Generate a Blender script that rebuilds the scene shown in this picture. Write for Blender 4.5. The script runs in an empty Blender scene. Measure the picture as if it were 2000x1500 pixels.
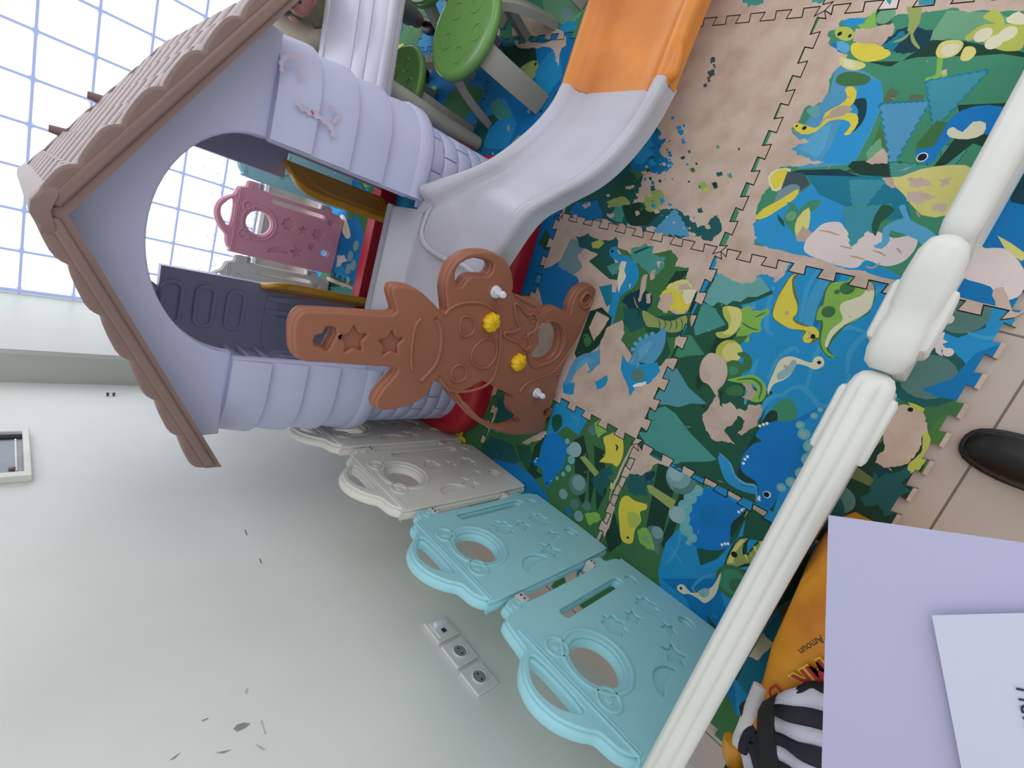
import bpy, bmesh, math, random
from mathutils import Vector, Matrix
from mathutils.geometry import delaunay_2d_cdt, tessellate_polygon
random.seed(7)
S = bpy.context.scene
COL = S.collection
PI = math.pi

# ------------------------------------------------------------------ camera (solved from the mat grid and the wall lines)
RM = [[0.31764726, -0.68291637, -0.6578187], [-0.91824016, -0.39458216, -0.03376288], [-0.23650631, 0.61476023, -0.75241918]]
CP = Vector((-0.22086, -0.52782, 1.32006)); FPX = 893.06
RX, DN, FW = [Vector(r) for r in RM]
def ray(x, y): return RX*((x-1000)/FPX) + DN*((y-750)/FPX) + FW
def onp(x, y, ax, v):
    d = ray(x, y); return CP + d*((v-CP[ax])/d[ax])
def at(x, y, z=0.0):
    p = onp(x, y, 2, z); return (p.x, p.y)
cd = bpy.data.cameras.new('camera'); cam = bpy.data.objects.new('camera', cd); COL.objects.link(cam)
m = Matrix.Identity(4)
for i in range(3):
    m[i][0] = RX[i]; m[i][1] = -DN[i]; m[i][2] = -FW[i]; m[i][3] = CP[i]
cam.matrix_world = m
cd.sensor_width = 36; cd.lens = FPX/2000*36; cd.clip_start = 0.02
S.camera = cam

# ------------------------------------------------------------------ materials
def lin(c):
    return tuple(((v/255)/12.92 if v/255 <= .04045 else ((v/255+.055)/1.055)**2.4) for v in c)
MC = {}
def mat(name, rgb, rough=.45, noise=.06, nscale=6, bump=.0, bscale=200, rgb2=None, spec=.5, metal=0, trans=0, sub=0):
    if name in MC: return MC[name]
    m = bpy.data.materials.new(name); m.use_nodes = True
    nt = m.node_tree; N = nt.nodes; L = nt.links
    b = N['Principled BSDF']
    c = lin(rgb)
    tc = N.new('ShaderNodeTexCoord')
    nz = N.new('ShaderNodeTexNoise'); nz.inputs['Scale'].default_value = nscale; nz.inputs['Detail'].default_value = 5
    L.new(tc.outputs['Object'], nz.inputs['Vector'])
    mx = N.new('ShaderNodeMix'); mx.data_type = 'RGBA'
    c2 = lin(rgb2) if rgb2 else tuple(v*(1-noise*3) for v in c)
    mx.inputs[6].default_value = (*[min(1, v*(1+noise)) for v in c], 1); mx.inputs[7].default_value = (*c2, 1)
    cr = N.new('ShaderNodeValToRGB'); cr.color_ramp.elements[0].position = .42; cr.color_ramp.elements[1].position = .78
    L.new(nz.outputs['Fac'], cr.inputs['Fac']); L.new(cr.outputs['Color'], mx.inputs[0])
    L.new(mx.outputs[2], b.inputs['Base Color'])
    b.inputs['Roughness'].default_value = rough; b.inputs['Specular IOR Level'].default_value = spec
    b.inputs['Metallic'].default_value = metal
    if trans: b.inputs['Transmission Weight'].default_value = trans
    if bump:
        n2 = N.new('ShaderNodeTexNoise'); n2.inputs['Scale'].default_value = bscale
        L.new(tc.outputs['Object'], n2.inputs['Vector'])
        bp = N.new('ShaderNodeBump'); bp.inputs['Strength'].default_value = bump; bp.inputs['Distance'].default_value = .002
        L.new(n2.outputs['Fac'], bp.inputs['Height']); L.new(bp.outputs['Normal'], b.inputs['Normal'])
    MC[name] = m
    return m
house_m = mat('lilac_plastic', (188, 192, 220), .5, .03, 4, .15, 300)
slide_m = mat('grey_white_plastic', (188, 187, 199), .32, .05, 5, .05, 200, rgb2=(178, 175, 178))
orange_m = mat('orange_plastic', (226, 140, 52), .38, .05, 5, .05, 200, rgb2=(196, 112, 44))
roof_m = mat('brown_plastic', (134, 108, 100), .5, .04, 5, .1, 300)
bear_m = mat('caramel_plastic', (156, 98, 74), .42, .04, 6, .12, 300)
red_m = mat('red_plastic', (186, 22, 44), .4, .04, 6)
gate_m = mat('yellow_plastic', (248, 180, 52), .35, .05, 6)
knob_m = mat('sun_yellow_plastic', (246, 196, 20), .4, .02, 6)
bolt_m = mat('pale_plastic', (226, 230, 240), .35, .01, 6)
cyan_m = mat('aqua_plastic', (160, 218, 226), .38, .02, 5, .08, 250)
grey_m = mat('warm_grey_plastic', (222, 220, 208), .42, .02, 5, .08, 250)
pink_m = mat('pink_plastic', (238, 172, 188), .42, .02, 5, .08, 250)
white_m = mat('cream_white_plastic', (226, 227, 218), .38, .02, 5, .15, 120)
hinge_m = mat('hinge_grey_plastic', (206, 206, 206), .4, .02, 5)
dark_m = mat('black_hole', (40, 38, 40), .6, .02, 5)
green_m = mat('green_plastic', (108, 154, 80), .16, .05, 5, .05, 60)
leg_m = mat('grey_green_plastic', (158, 158, 146), .45, .05, 5, .1, 200)
table_m = mat('pale_lilac_plastic', (184, 181, 194), .35, .03, 5, .05, 200)
wall_m = mat('painted_wall', (230, 231, 224), .6, .035, 1.6, .25, 60, spec=.3)
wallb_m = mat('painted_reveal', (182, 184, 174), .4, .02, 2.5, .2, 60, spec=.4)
plate_m = mat('socket_white', (228, 226, 224), .35, .01, 8)
socket_m = mat('socket_grey', (150, 148, 146), .4, .03, 8)
slot_m = mat('socket_slot', (60, 58, 56), .5, .02, 8)
hatch_m = mat('hatch_grey_panel', (118, 126, 134), .3, .06, 8)
hatchf_m = mat('hatch_frame_paint', (222, 226, 214), .5, .05, 8)
shoe_m = mat('black_leather', (14, 14, 18), .35, .02, 8, .05, 100)
paper_m = mat('lilac_white_paper', (186, 185, 214), .7, .01, 3)
paper2_m = mat('white_paper', (206, 211, 228), .7, .01, 3)
ink_m = mat('dark_ink', (40, 36, 60), .7, .01, 3)
skin_m = mat('skin', (158, 108, 92), .5, .05, 8)
hair_m = mat('dark_hair', (38, 32, 36), .7, .05, 30)
shirt_m = mat('cream_fabric', (170, 160, 138), .85, .1, 12, .3, 120)
pants_m = mat('grey_fabric', (128, 128, 118), .85, .06, 12, .3, 120)
bag_m = mat('orange_yellow_plastic_bag', (214, 146, 28), .38, .1, 7, .3, 25, rgb2=(186, 98, 22))
bagw_m = mat('white_bag_lining', (226, 224, 226), .45, .03, 9)
black_m = mat('black_fabric', (18, 18, 20), .8, .02, 9, .2, 60)
navy_m = mat('navy_fabric', (34, 36, 46), .85, .05, 9, .3, 90)
stripe_m = mat('grey_white_fabric', (196, 198, 212), .85, .06, 9, .3, 90)
redink_m = mat('red_print', (176, 20, 36), .5, .02, 9)
yelink_m = mat('yellow_print', (226, 206, 50), .5, .02, 9)
blk_ink_m = mat('black_print', (38, 28, 14), .5, .02, 9)
stain_m = mat('faded_red_stain', (198, 186, 206), .55, .05, 30)

# ------------------------------------------------------------------ helpers
def finish(me, mats, smooth=True, angle=40):
    for mm in (mats if isinstance(mats, (list, tuple)) else [mats]): me.materials.append(mm)
    if smooth:
        me.polygons.foreach_set('use_smooth', [True]*len(me.polygons))
        try: me.set_sharp_from_angle(angle=math.radians(angle))
        except Exception: pass
def obj(name, bm, mats, parent=None, smooth=True, angle=40, loc=None):
    me = bpy.data.meshes.new(name); bm.to_mesh(me); bm.free()
    finish(me, mats, smooth, angle)
    o = bpy.data.objects.new(name, me); COL.objects.link(o)
    if parent: o.parent = parent
    if loc: o.location = loc
    return o
def tag(o, label, cat, group=None, kind=None):
    if kind: o['kind'] = kind; return o
    o['label'] = label; o['category'] = cat
    if group: o['group'] = group
    return o
def empty(name, loc=(0, 0, 0), rz=0):
    o = bpy.data.objects.new(name, None); COL.objects.link(o); o.location = loc; o.rotation_euler = (0, 0, rz)
    o.empty_display_size = .05
    return o
def box(bm, x0, x1, y0, y1, z0, z1, M=None, bev=0):
    r = bmesh.ops.create_cube(bm, size=1, matrix=Matrix.Translation(((x0+x1)/2, (y0+y1)/2, (z0+z1)/2)) @ Matrix.Diagonal((x1-x0, y1-y0, z1-z0, 1)))
    vs = r['verts']
    if bev:
        es = list({e for v in vs for e in v.link_edges})
        rb = bmesh.ops.bevel(bm, geom=es, offset=bev, segments=2, affect='EDGES', profile=.5)
        vs = list({v for f in rb['faces'] for v in f.verts} | {v for v in vs if v.is_valid})
    if M is not None: bmesh.ops.transform(bm, matrix=M, verts=vs)
    return vs
def cyl(bm, p0, p1, r0, r1=None, seg=24, caps=True):
    p0 = Vector(p0); p1 = Vector(p1); d = p1-p0
    M = Matrix.Translation((p0+p1)/2) @ d.to_track_quat('Z', 'Y').to_matrix().to_4x4()
    r = bmesh.ops.create_cone(bm, cap_ends=caps, segments=seg, radius1=r0, radius2=r0 if r1 is None else r1, depth=d.length, matrix=M)
    return r['verts']
def sphere(bm, c, r, sc=(1, 1, 1), seg=20, M=None):
    mm = Matrix.Translation(c) @ (M or Matrix.Identity(4)) @ Matrix.Diagonal((*sc, 1))
    return bmesh.ops.create_uvsphere(bm, u_segments=seg, v_segments=seg//2+2, radius=r, matrix=mm)['verts']
def loft(bm, rings, close_ring=True, cap=True):
    V = [[bm.verts.new(p) for p in r] for r in rings]
    n = len(V[0])
    for a, b in zip(V[:-1], V[1:]):
        for i in range(n if close_ring else n-1):
            j = (i+1) % n
            try: bm.faces.new((a[i], a[j], b[j], b[i]))
            except ValueError: pass
    if cap and close_ring:
        for r in (V[0], V[-1]):
            try: bm.faces.new(r)
            except ValueError: pass
    return V
def catmull(P, n=8, closed=False):
    out = []; k = len(P); P = [Vector(p) for p in P]
    rng = range(k) if closed else range(k-1)
    for i in rng:
        if closed: a, b, c, d = P[(i-1) % k], P[i], P[(i+1) % k], P[(i+2) % k]
        else: a, b, c, d = P[max(i-1, 0)], P[i], P[i+1], P[min(i+2, k-1)]
        for j in range(n):
            t = j/n
            out.append(.5*((2*b)+(c-a)*t+(2*a-5*b+4*c-d)*t*t+(3*b-a-3*c+d)*t**3))
    if not closed: out.append(P[-1])
    return out
def tube(bm, P, r, seg=12, flat=(1, 1), cap=True):
    P = [Vector(p) for p in P]; rings = []
    up = Vector((0, 0, 1))
    for i, p in enumerate(P):
        t = (P[min(i+1, len(P)-1)]-P[max(i-1, 0)]).normalized()
        s = t.cross(up)
        if s.length < .01: s = Vector((1, 0, 0))
        s.normalize(); u = s.cross(t)
        rr = r[i] if isinstance(r, (list, tuple)) else r
        rings.append([p+s*math.cos(2*PI*k/seg)*rr*flat[0]+u*math.sin(2*PI*k/seg)*rr*flat[1] for k in range(seg)])
    loft(bm, rings, True, cap)
# plate: a filled 2D outline with holes, rounded edges; returned as mesh in bm through matrix M (local x,y = outline, z = thickness)
def plate(bm, loops, t, bev, M, res=2, mi=0):
    cu = bpy.data.curves.new('tmp', 'CURVE'); cu.dimensions = '2D'; cu.fill_mode = 'BOTH'
    cu.extrude = max(t/2-bev, 0.0001); cu.bevel_depth = bev; cu.bevel_resolution = res; cu.offset = -bev
    for lp in loops:
        sp = cu.splines.new('POLY'); sp.points.add(len(lp)-1)
        for i, p in enumerate(lp): sp.points[i].co = (p[0], p[1], 0, 1)
        sp.use_cyclic_u = True
    o = bpy.data.objects.new('tmp', cu); COL.objects.link(o)
    bpy.context.view_layer.update()
    dg = bpy.context.evaluated_depsgraph_get()
    me = bpy.data.meshes.new_from_object(o.evaluated_get(dg))
    me.transform(M)
    n0 = len(bm.faces)
    bm.from_mesh(me)
    if mi:
        bm.faces.ensure_lookup_table()
        for f in bm.faces[n0:]: f.material_index = mi
    bpy.data.objects.remove(o); bpy.data.curves.remove(cu); bpy.data.meshes.remove(me)
def circ(cx, cy, r, n=32, ry=None):
    ry = ry or r
    return [(cx+r*math.cos(2*PI*i/n), cy+ry*math.sin(2*PI*i/n)) for i in range(n)]
def rrect(x0, y0, x1, y1, r, n=6):
    out = []
    for cx, cy, a in ((x1-r, y1-r, 0), (x0+r, y1-r, 90), (x0+r, y0+r, 180), (x1-r, y0+r, 270)):
        for i in range(n+1):
            t = math.radians(a+90*i/n); out.append((cx+r*math.cos(t), cy+r*math.sin(t)))
    return out
def star(cx, cy, R, r, n=5, rot=0):
    P = []
    for i in range(2*n):
        a = rot+PI*i/n; q = R if i % 2 == 0 else r
        P.append((cx+q*math.cos(a), cy+q*math.sin(a)))
    return [tuple(p)[:2] for p in catmull([(x, y, 0) for x, y in P], 3, True)]
def flower(cx, cy, R, n=7, rot=0):
    return [(cx+(R*(1+.16*math.cos(n*a+rot)))*math.cos(a), cy+(R*(1+.16*math.cos(n*a+rot)))*math.sin(a)) for a in [2*PI*i/56 for i in range(56)]]
def moon(cx, cy, R, rot=0, flip=1):
    P = []
    for i in range(13):
        a = math.radians(-80+160*i/12); P.append((R*math.cos(a)*.8, R*math.sin(a)))
    for i in range(11):
        a = math.radians(80-160*(i+1)/12); P.append((R*math.cos(a)*.25, R*math.sin(a)*.93))
    c, s = math.cos(rot), math.sin(rot)
    return [(cx+flip*(x*c-y*s), cy+x*s+y*c) for x, y in P]
def smooth2(P, n=6):
    return [tuple(p)[:2] for p in catmull([(x, y, 0) for x, y in P], n, True)]

# ------------------------------------------------------------------ the room
ZF = -0.012     # the tiled floor lies one mat thickness below the mat tops
WX = -1.345     # left wall
WY = 2.80       # window wall
def floor_mat():
    m = bpy.data.materials.new('floor_tiles'); m.use_nodes = True; nt = m.node_tree; N = nt.nodes; L = nt.links; b = N['Principled BSDF']
    tc = N.new('ShaderNodeTexCoord'); mp = N.new('ShaderNodeMapping'); mp.inputs['Location'].default_value = (.05, .1, 0)
    mp.inputs['Scale'].default_value = (1/.6, 1/.6, 1)
    br = N.new('ShaderNodeTexBrick'); br.offset = 0; br.inputs['Scale'].default_value = 1
    br.inputs['Brick Width'].default_value = 1; br.inputs['Row Height'].default_value = 1
    br.inputs['Mortar Size'].default_value = .004; br.inputs['Mortar Smooth'].default_value = .1
    br.inputs['Color1'].default_value = (*lin((204, 188, 176)), 1); br.inputs['Color2'].default_value = (*lin((200, 184, 172)), 1)
    br.inputs['Mortar'].default_value = (*lin((120, 108, 98)), 1)
    nz = N.new('ShaderNodeTexNoise'); nz.inputs['Scale'].default_value = 5; nz.inputs['Detail'].default_value = 6
    mx = N.new('ShaderNodeMix'); mx.data_type = 'RGBA'; mx.blend_type = 'MULTIPLY'; mx.inputs[0].default_value = .25
    L.new(tc.outputs['Object'], mp.inputs['Vector']); L.new(mp.outputs['Vector'], br.inputs['Vector']); L.new(tc.outputs['Object'], nz.inputs['Vector'])
    L.new(br.outputs['Color'], mx.inputs[6]); L.new(nz.outputs['Color'], mx.inputs[7]); 
    mx.inputs[0].default_value = .12
    L.new(mx.outputs[2], b.inputs['Base Color']); b.inputs['Roughness'].default_value = .35
    return m
bm = bmesh.new(); box(bm, WX, 3.2, -2.6, WY, ZF-.1, ZF)
tag(obj('floor', bm, floor_mat(), smooth=False), '', '', kind='structure')
bm = bmesh.new(); box(bm, WX-.12, WX, -2.6, 3.0, ZF-.1, 2.8)
wl = obj('wall_left', bm, wall_m, smooth=False); wl['kind'] = 'structure'
# boxed column / window reveal in the far left corner
bm = bmesh.new()
for q in [[(WX, 2.11), (-1.215, 2.11), (-1.20, 2.125), (-1.145, WY), (WX, WY)]]:
    lo = [(x, y, ZF) for x, y in q]; hi = [(x, y, 2.8) for x, y in q]; loft(bm, [lo, hi])
bmesh.ops.recalc_face_normals(bm, faces=bm.faces)
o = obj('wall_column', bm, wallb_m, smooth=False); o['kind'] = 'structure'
bm = bmesh.new(); box(bm, -1.2, 3.2, WY, WY+.12, ZF-.1, .235)
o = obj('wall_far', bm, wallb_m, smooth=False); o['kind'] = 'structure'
bm = bmesh.new(); box(bm, -1.15, 3.2, WY-.05, WY, .205, .23, bev=.004)
o = obj('window_sill', bm, plate_m, smooth=False); o['kind'] = 'structure'
# glass-block window
def glass_mat():
    m = bpy.data.materials.new('daylit_glass_block'); m.use_nodes = True; nt = m.node_tree; N = nt.nodes; L = nt.links; b = N['Principled BSDF']
    tc = N.new('ShaderNodeTexCoord')
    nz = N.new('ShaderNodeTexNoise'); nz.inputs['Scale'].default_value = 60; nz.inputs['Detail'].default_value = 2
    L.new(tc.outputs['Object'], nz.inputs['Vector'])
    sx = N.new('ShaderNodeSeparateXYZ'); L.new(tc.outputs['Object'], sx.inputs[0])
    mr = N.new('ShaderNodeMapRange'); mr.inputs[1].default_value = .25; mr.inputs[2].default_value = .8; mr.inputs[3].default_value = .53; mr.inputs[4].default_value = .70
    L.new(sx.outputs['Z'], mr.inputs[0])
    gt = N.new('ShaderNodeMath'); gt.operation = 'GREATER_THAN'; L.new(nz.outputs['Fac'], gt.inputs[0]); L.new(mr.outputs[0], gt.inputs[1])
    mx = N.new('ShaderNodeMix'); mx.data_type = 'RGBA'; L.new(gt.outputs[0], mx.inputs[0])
    mx.inputs[6].default_value = (.93, .965, 1, 1); mx.inputs[7].default_value = (.16, .19, .3, 1)  # dark specks painted into the lower blocks' glow stand in for reflections
    L.new(mx.outputs[2], b.inputs['Emission Color']); b.inputs['Emission Strength'].default_value = WIN
    b.inputs['Base Color'].default_value = (.8, .85, .9, 1); b.inputs['Roughness'].default_value = .15
    return m
WIN = 2.3
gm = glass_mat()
gj = mat('glass_block_joint', (96, 112, 160), .4, .05, 30)
gj.node_tree.nodes['Principled BSDF'].inputs['Emission Color'].default_value = (.50, .58, .88, 1)
gj.node_tree.nodes['Principled BSDF'].inputs['Emission Strength'].default_value = .62  # faint blue glow painted into the joints for daylight seeping through
win = empty('window_1', (-1.14, WY+.04, .235)); win['kind'] = 'structure'
xs = [-1.13+.2*k for k in range(0, 19)]; zs = [.235+.2*k for k in range(0, 10)]
bm = bmesh.new(); bj = bmesh.new()
box(bj, -1.15, 2.7, WY+.03, WY+.09, .235, 2.26)
for x in xs+[2.67]: box(bj, x-.006, x+.006, WY+.001, WY+.04, .235, 2.26)
for z in zs+[2.235]: box(bj, -1.15, 2.7, WY+.003, WY+.04, z-.0055, z+.0055)
for x in xs:
    for z in zs:
        a = .0065
        r = rrect(x+a, z+a, x+.2-a, z+.2-a, .012, 2)
        r2 = rrect(x+a+.012, z+a+.012, x+.2-a-.012, z+.2-a-.012, .012, 2)
        loft(bm, [[(p, WY+.035, q) for p, q in r], [(p, WY+.012, q) for p, q in r], [(p, WY+.006, q) for p, q in r2]])
bmesh.ops.recalc_face_normals(bm, faces=bm.faces)
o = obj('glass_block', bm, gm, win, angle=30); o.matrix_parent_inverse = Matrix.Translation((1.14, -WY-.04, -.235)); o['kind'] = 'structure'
o = obj('block_joint', bj, gj, win, smooth=False); o.matrix_parent_inverse = Matrix.Translation((1.14, -WY-.04, -.235)); o['kind'] = 'structure'

# things on the left wall -------------------------------------------------------------
def wallM(y, z, x=WX, rz=0):   # local x -> +Y, local y -> +Z, local z -> +X (out of the wall)
    return Matrix(((0, 0, 1, x), (1, 0, 0, y), (0, 1, 0, z), (0, 0, 0, 1)))
def socket(y, z, label, switch=False):
    e = empty('light_switch' if switch else 'wall_socket', (WX, y, z))
    Mi = Matrix.Translation((-WX, -y, -z))
    bm = bmesh.new(); plate(bm, [rrect(-.042, -.042, .042, .042, .004)], .010, .003, Mi @ wallM(y, z, WX+.0055))
    obj('cover_plate', bm, plate_m, e)
    if switch:
        bm = bmesh.new(); plate(bm, [rrect(-.030, -.030, .030, .030, .003)], .006, .0015, Mi @ wallM(y, z, WX+.011)); obj('inner_frame', bm, plate_m, e)
        bm = bmesh.new(); box(bm, -.005, .012, -.022, .022, -.004, .012, Mi @ wallM(y+.008, z, WX+.016) @ Matrix.Rotation(.2, 4, 'Y'), .002); obj('rocker', bm, bolt_m, e)
        bm = bmesh.new(); box(bm, -.010, .004, -.004, .010, 0, .003, Mi @ wallM(y-.01, z, WX+.013)); obj('slot', bm, slot_m, e)
    else:
        bm = bmesh.new(); ring = []
        c1 = circ(0, 0, .023, 28); c2 = circ(0, 0, .020, 28)
        plate(bm, [c1, c2], .006, .0015, Mi @ wallM(y, z, WX+.012)); obj('rim', bm, plate_m, e)
        bm = bmesh.new(); plate(bm, [circ(0, 0, .0205, 28)], .002, .0004, Mi @ wallM(y, z, WX+.0112)); obj('well', bm, socket_m, e)
        for s in (-1, 1):
            bm = bmesh.new(); plate(bm, [circ(s*.0095, 0, .003, 12)], .003, .0004, Mi @ wallM(y, z, WX+.0122)); obj('pin_hole', bm, slot_m, e)
    tag(e, label, 'light switch' if switch else 'socket')
socket(.204, .358, 'white light switch plate at the far end of the row of three wall plates', True)
socket(.108, .36, 'white round wall socket in the middle, directly beside the switch plate')
socket(.012, .364, 'white round wall socket at the near end of the row, farthest from the switch')
# hatch
e = empty('wall_hatch', (WX, 1.47, 1.23)); Mi = Matrix.Translation((-WX, -1.47, -1.23))
bm = bmesh.new(); plate(bm, [rrect(1.302, 1.218, 1.642, 1.62, .004), rrect(1.335, 1.236, 1.612, 1.60, .003)], .024, .004, Mi @ wallM(0, 0, WX+.012)); obj('frame', bm, hatchf_m, e)
bm = bmesh.new(); plate(bm, [rrect(1.333, 1.234, 1.614, 1.602, .003)], .006, .001, Mi @ wallM(0, 0, WX+.004)); obj('panel', bm, hatch_m, e)
bm = bmesh.new(); plate(bm, [rrect(1.585, 1.236, 1.61, 1.60, .003)], .010, .002, Mi @ wallM(0, 0, WX+.008)); obj('hinge_strip', bm, navy_m, e)
bm = bmesh.new(); plate(bm, [rrect(1.36, 1.25, 1.58, 1.255, .002)], .008, .001, Mi @ wallM(0, 0, WX+.008)); obj('pull_bar', bm, hatchf_m, e)
bm = bmesh.new(); sphere(bm, Mi @ Vector((WX+.012, 1.375, 1.262)), .009, (.6, 1, 1)); obj('latch', bm, roof_m, e)
tag(e, 'small grey wall hatch with a chipped cream frame, high on the left wall', 'hatch')
for z, lb in ((.964, 'upper of two small dark screws in the left wall by the window corner'), (.943, 'lower of two small dark screws in the left wall by the window corner')):  # soft fill added overhead to brighten the room, not a known fixture
    bm = bmesh.new(); cyl(bm, (WX-.004, 1.983, z), (WX+.012, 1.983, z), .0035, .005, 10); cyl(bm, (WX+.012, 1.983, z), (WX+.014, 1.983, z), .006, .006, 10)  # out-of-view fill added on the right to lift the dark left side
    tag(obj('wall_screw', bm, slot_m), lb, 'screw', 'screws in the left wall')
# scuffs on the wall paint (part of the wall)
def scuff(pts, m_, name='scuff'):
    bm = bmesh.new()
    P = [onp(x, y, 0, WX+.0008) for x, y in pts]
    bm.faces.new([bm.verts.new(p) for p in P]); bmesh.ops.recalc_face_normals(bm, faces=bm.faces)
    o = obj(name, bm, m_, wl, smooth=False)
sc1 = mat('wall_scuff', (150, 150, 146), .7, .1, 60); sc2 = mat('wall_scratch', (96, 94, 92), .7, .1, 60); sc3 = mat('wall_scuff_pink', (196, 182, 178), .7, .1, 60)
scuff([(456, 1424), (463, 1415), (478, 1411), (489, 1413), (480, 1421), (464, 1429)], sc1)
scuff([(477, 1033), (480, 1036), (484, 1046), (481, 1044)], sc2)
scuff([(506, 1090), (509, 1093), (512, 1101), (509, 1099)], sc2)
scuff([(512, 1101), (515, 1106), (519, 1113), (515, 1109)], hatchf_m)
scuff([(393, 1407), (405, 1402), (408, 1403), (396, 1409)], sc1)
scuff([(420, 1471), (440, 1466), (452, 1464), (438, 1471)], sc1)
scuff([(330, 1485), (345, 1474), (353, 1469), (341, 1482)], sc1)
scuff([(509, 1408), (512, 1407), (520, 1434), (518, 1435)], sc3)
scuff([(498, 1454), (505, 1455), (520, 1464), (512, 1465)], sc3)
scuff([(478, 1350), (482, 1344), (485, 1345), (481, 1357)], sc3)

# ------------------------------------------------------------------ foam mats with the worn dinosaur print
PAL = dict(bare=(206, 184, 168), bare2=(186, 166, 146), blue=(32, 148, 204), blue2=(42, 152, 212), dblue=(4, 120, 184), dino=(6, 124, 200), lblue=(92, 172, 212), wave=(64, 160, 206),
           sky=(84, 156, 196), teal=(74, 152, 142), lteal=(106, 170, 166), bteal=(62, 150, 168), dteal=(28, 92, 92), ddteal=(8, 62, 74), tealb=(18, 126, 152), tree=(84, 152, 164), green=(66, 142, 108),
           dgreen=(30, 88, 66), ddgreen=(24, 62, 46), mgreen=(62, 116, 68), lgreen=(112, 168, 128), grass=(74, 122, 58), lime=(136, 186, 82), yellow=(226, 210, 74), pyel=(222, 214, 128), ylime=(186, 194, 88),
           cream=(228, 222, 190), cloud=(230, 214, 210), stone=(126, 166, 166), dstone=(88, 128, 122), gst=(150, 186, 188), spike=(112, 182, 186), eye=(20, 22, 30), white=(238, 240, 238), olive=(152, 168, 96), dolive=(104, 116, 74), trunk=(92, 112, 82), steel=(120, 150, 156), lead=(66, 86, 92))
KEYS = list(PAL)
def foam(name, rgb):
    n = {'bare': .05}.get(name, .03)
    m = mat('foam_'+name, rgb, .62, n, 9 if name != 'bare' else 14, .35, 450, spec=.25, rgb2=None if name != 'bare' else (186, 158, 140))
    return m
FM = [foam(k, PAL[k]) for k in KEYS]
edge_i = len(FM); FM.append(mat('foam_edge', (84, 66, 56), .7, .05, 20))
CUR = [None]
PR = []      # (bbox, polygon in metres, colour index)
rnd = random.Random(3)
def rag(P, amp, n=3):
    for it in range(n):
        out = []
        for i, a in enumerate(P):
            b = P[(i+1) % len(P)]
            dx, dy = b[0]-a[0], b[1]-a[1]; L = math.hypot(dx, dy)
            out.append(a)
            if L > .008:
                k = rnd.uniform(-1, 1)*min(amp, L*.28); t = rnd.uniform(.35, .65)
                out.append((a[0]+dx*t-dy/L*k, a[1]+dy*t+dx/L*k))
        P = out; amp *= .6
    return P
def addp(P, c):
    xs_ = [p[0] for p in P]; ys_ = [p[1] for p in P]
    PR.append((min(xs_), max(xs_), min(ys_), max(ys_), P, KEYS.index(c), CUR[0]))
def px(c, *pts, r=0.0, s=0):
    P = [at(*p) for p in pts]
    if s: P = smooth2(P, s)
    if r: P = rag(P, r)
    addp(P, c)
def pc(c, x, y, r, n=18, k=1.0):   # disc: centre in the photo, radius in metres
    cx, cy = at(x, y); addp([(cx+r*math.cos(2*PI*i/n), cy+k*r*math.sin(2*PI*i/n)) for i in range(n)], c)
def stroke(c, w, *pts):
    P = [Vector((*at(*p), 0)) for p in pts]; P = catmull(P, 5); A = []; B = []
    for i, p in enumerate(P):
        t = (P[min(i+1, len(P)-1)]-P[max(i-1, 0)]).normalized(); n = Vector((-t.y, t.x, 0)); f = w*(.35+.65*math.sin(PI*(i+.5)/len(P)))
        A.append((p+n*f)[:2]); B.append((p-n*f)[:2])
    addp([tuple(a) for a in A]+[tuple(b) for b in reversed(B)], c)
def rect(c, x0, x1, y0, y1):
    CUR[0] = (round(x0+.02, 2), round(y0+.02, 2))
    addp([(x0, y0), (x1, y0), (x1, y1), (x0, y1)], c)
def tree(c, apex, b0, b1, jag=7, dark='dgreen'):   # saw-edged fir: apex and the two base corners, in the photo
    a, p, q = Vector(at(*apex)), Vector(at(*b0)), Vector(at(*b1))
    def side(u, v, sgn):
        d = v-u; n = Vector((-d.y, d.x)).normalized()*sgn; out = []
        for i in range(jag):
            t0 = i/jag; t1 = (i+.75)/jag
            out.append(tuple(u+d*t0)); out.append(tuple(u+d*t1+n*d.length*.035))
        return out
    s = 1 if (p-a).cross(q-a) < 0 else -1
    P = side(a, p, s)+side(p, q, s)+[tuple(q)]+list(reversed(side(a, q, -s)))[:-1]
    cx, cy = sum(x for x, y in P)/len(P), sum(y for x, y in P)/len(P)
    if dark: addp([(cx+(x-cx)*1.09, cy+(y-cy)*1.09) for x, y in P], dark)
    addp(P, c)
# --- tile X[-.6,0] Y[-.6,0]: the lake
rect('blue', -.62, .02, -.62, .02)
px('dgreen', (1390, 540), (1450, 600), (1440, 670), (1395, 700), (1440, 742), (1480, 760), (1510, 765), (1500, 785), (1485, 830), (1530, 860), (1540, 900), (1510, 1000), (1235, 870), (1290, 740), (1350, 620))
px('ddgreen', (1400, 655), (1450, 655), (1440, 690), (1400, 690), (1385, 740), (1365, 760), (1380, 800), (1362, 790), (1358, 740), (1385, 690))
for pts in [((1600, 525), (1578, 560), (1568, 600), (1562, 640)), ((1622, 528), (1590, 570), (1575, 620), (1578, 655)), ((1510, 560), (1500, 600), (1497, 640), (1510, 655)), ((1690, 650), (1650, 640), (1600, 680), (1575, 760)), ((1740, 640), (1690, 655), (1660, 690), (1655, 730)), ((1480, 700), (1465, 740), (1455, 790)), ((1520, 775), (1560, 755), (1590, 780), (1600, 800)), ((1500, 740), (1520, 700), (1550, 680), (1560, 690)), ((1720, 560), (1700, 580), (1680, 570)), ((1660, 730), (1640, 790), (1600, 790)), ((1480, 820), (1500, 780), (1535, 770)), ((1475, 560), (1470, 600), (1468, 640))]:
    stroke('wave', .006, *pts)
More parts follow.
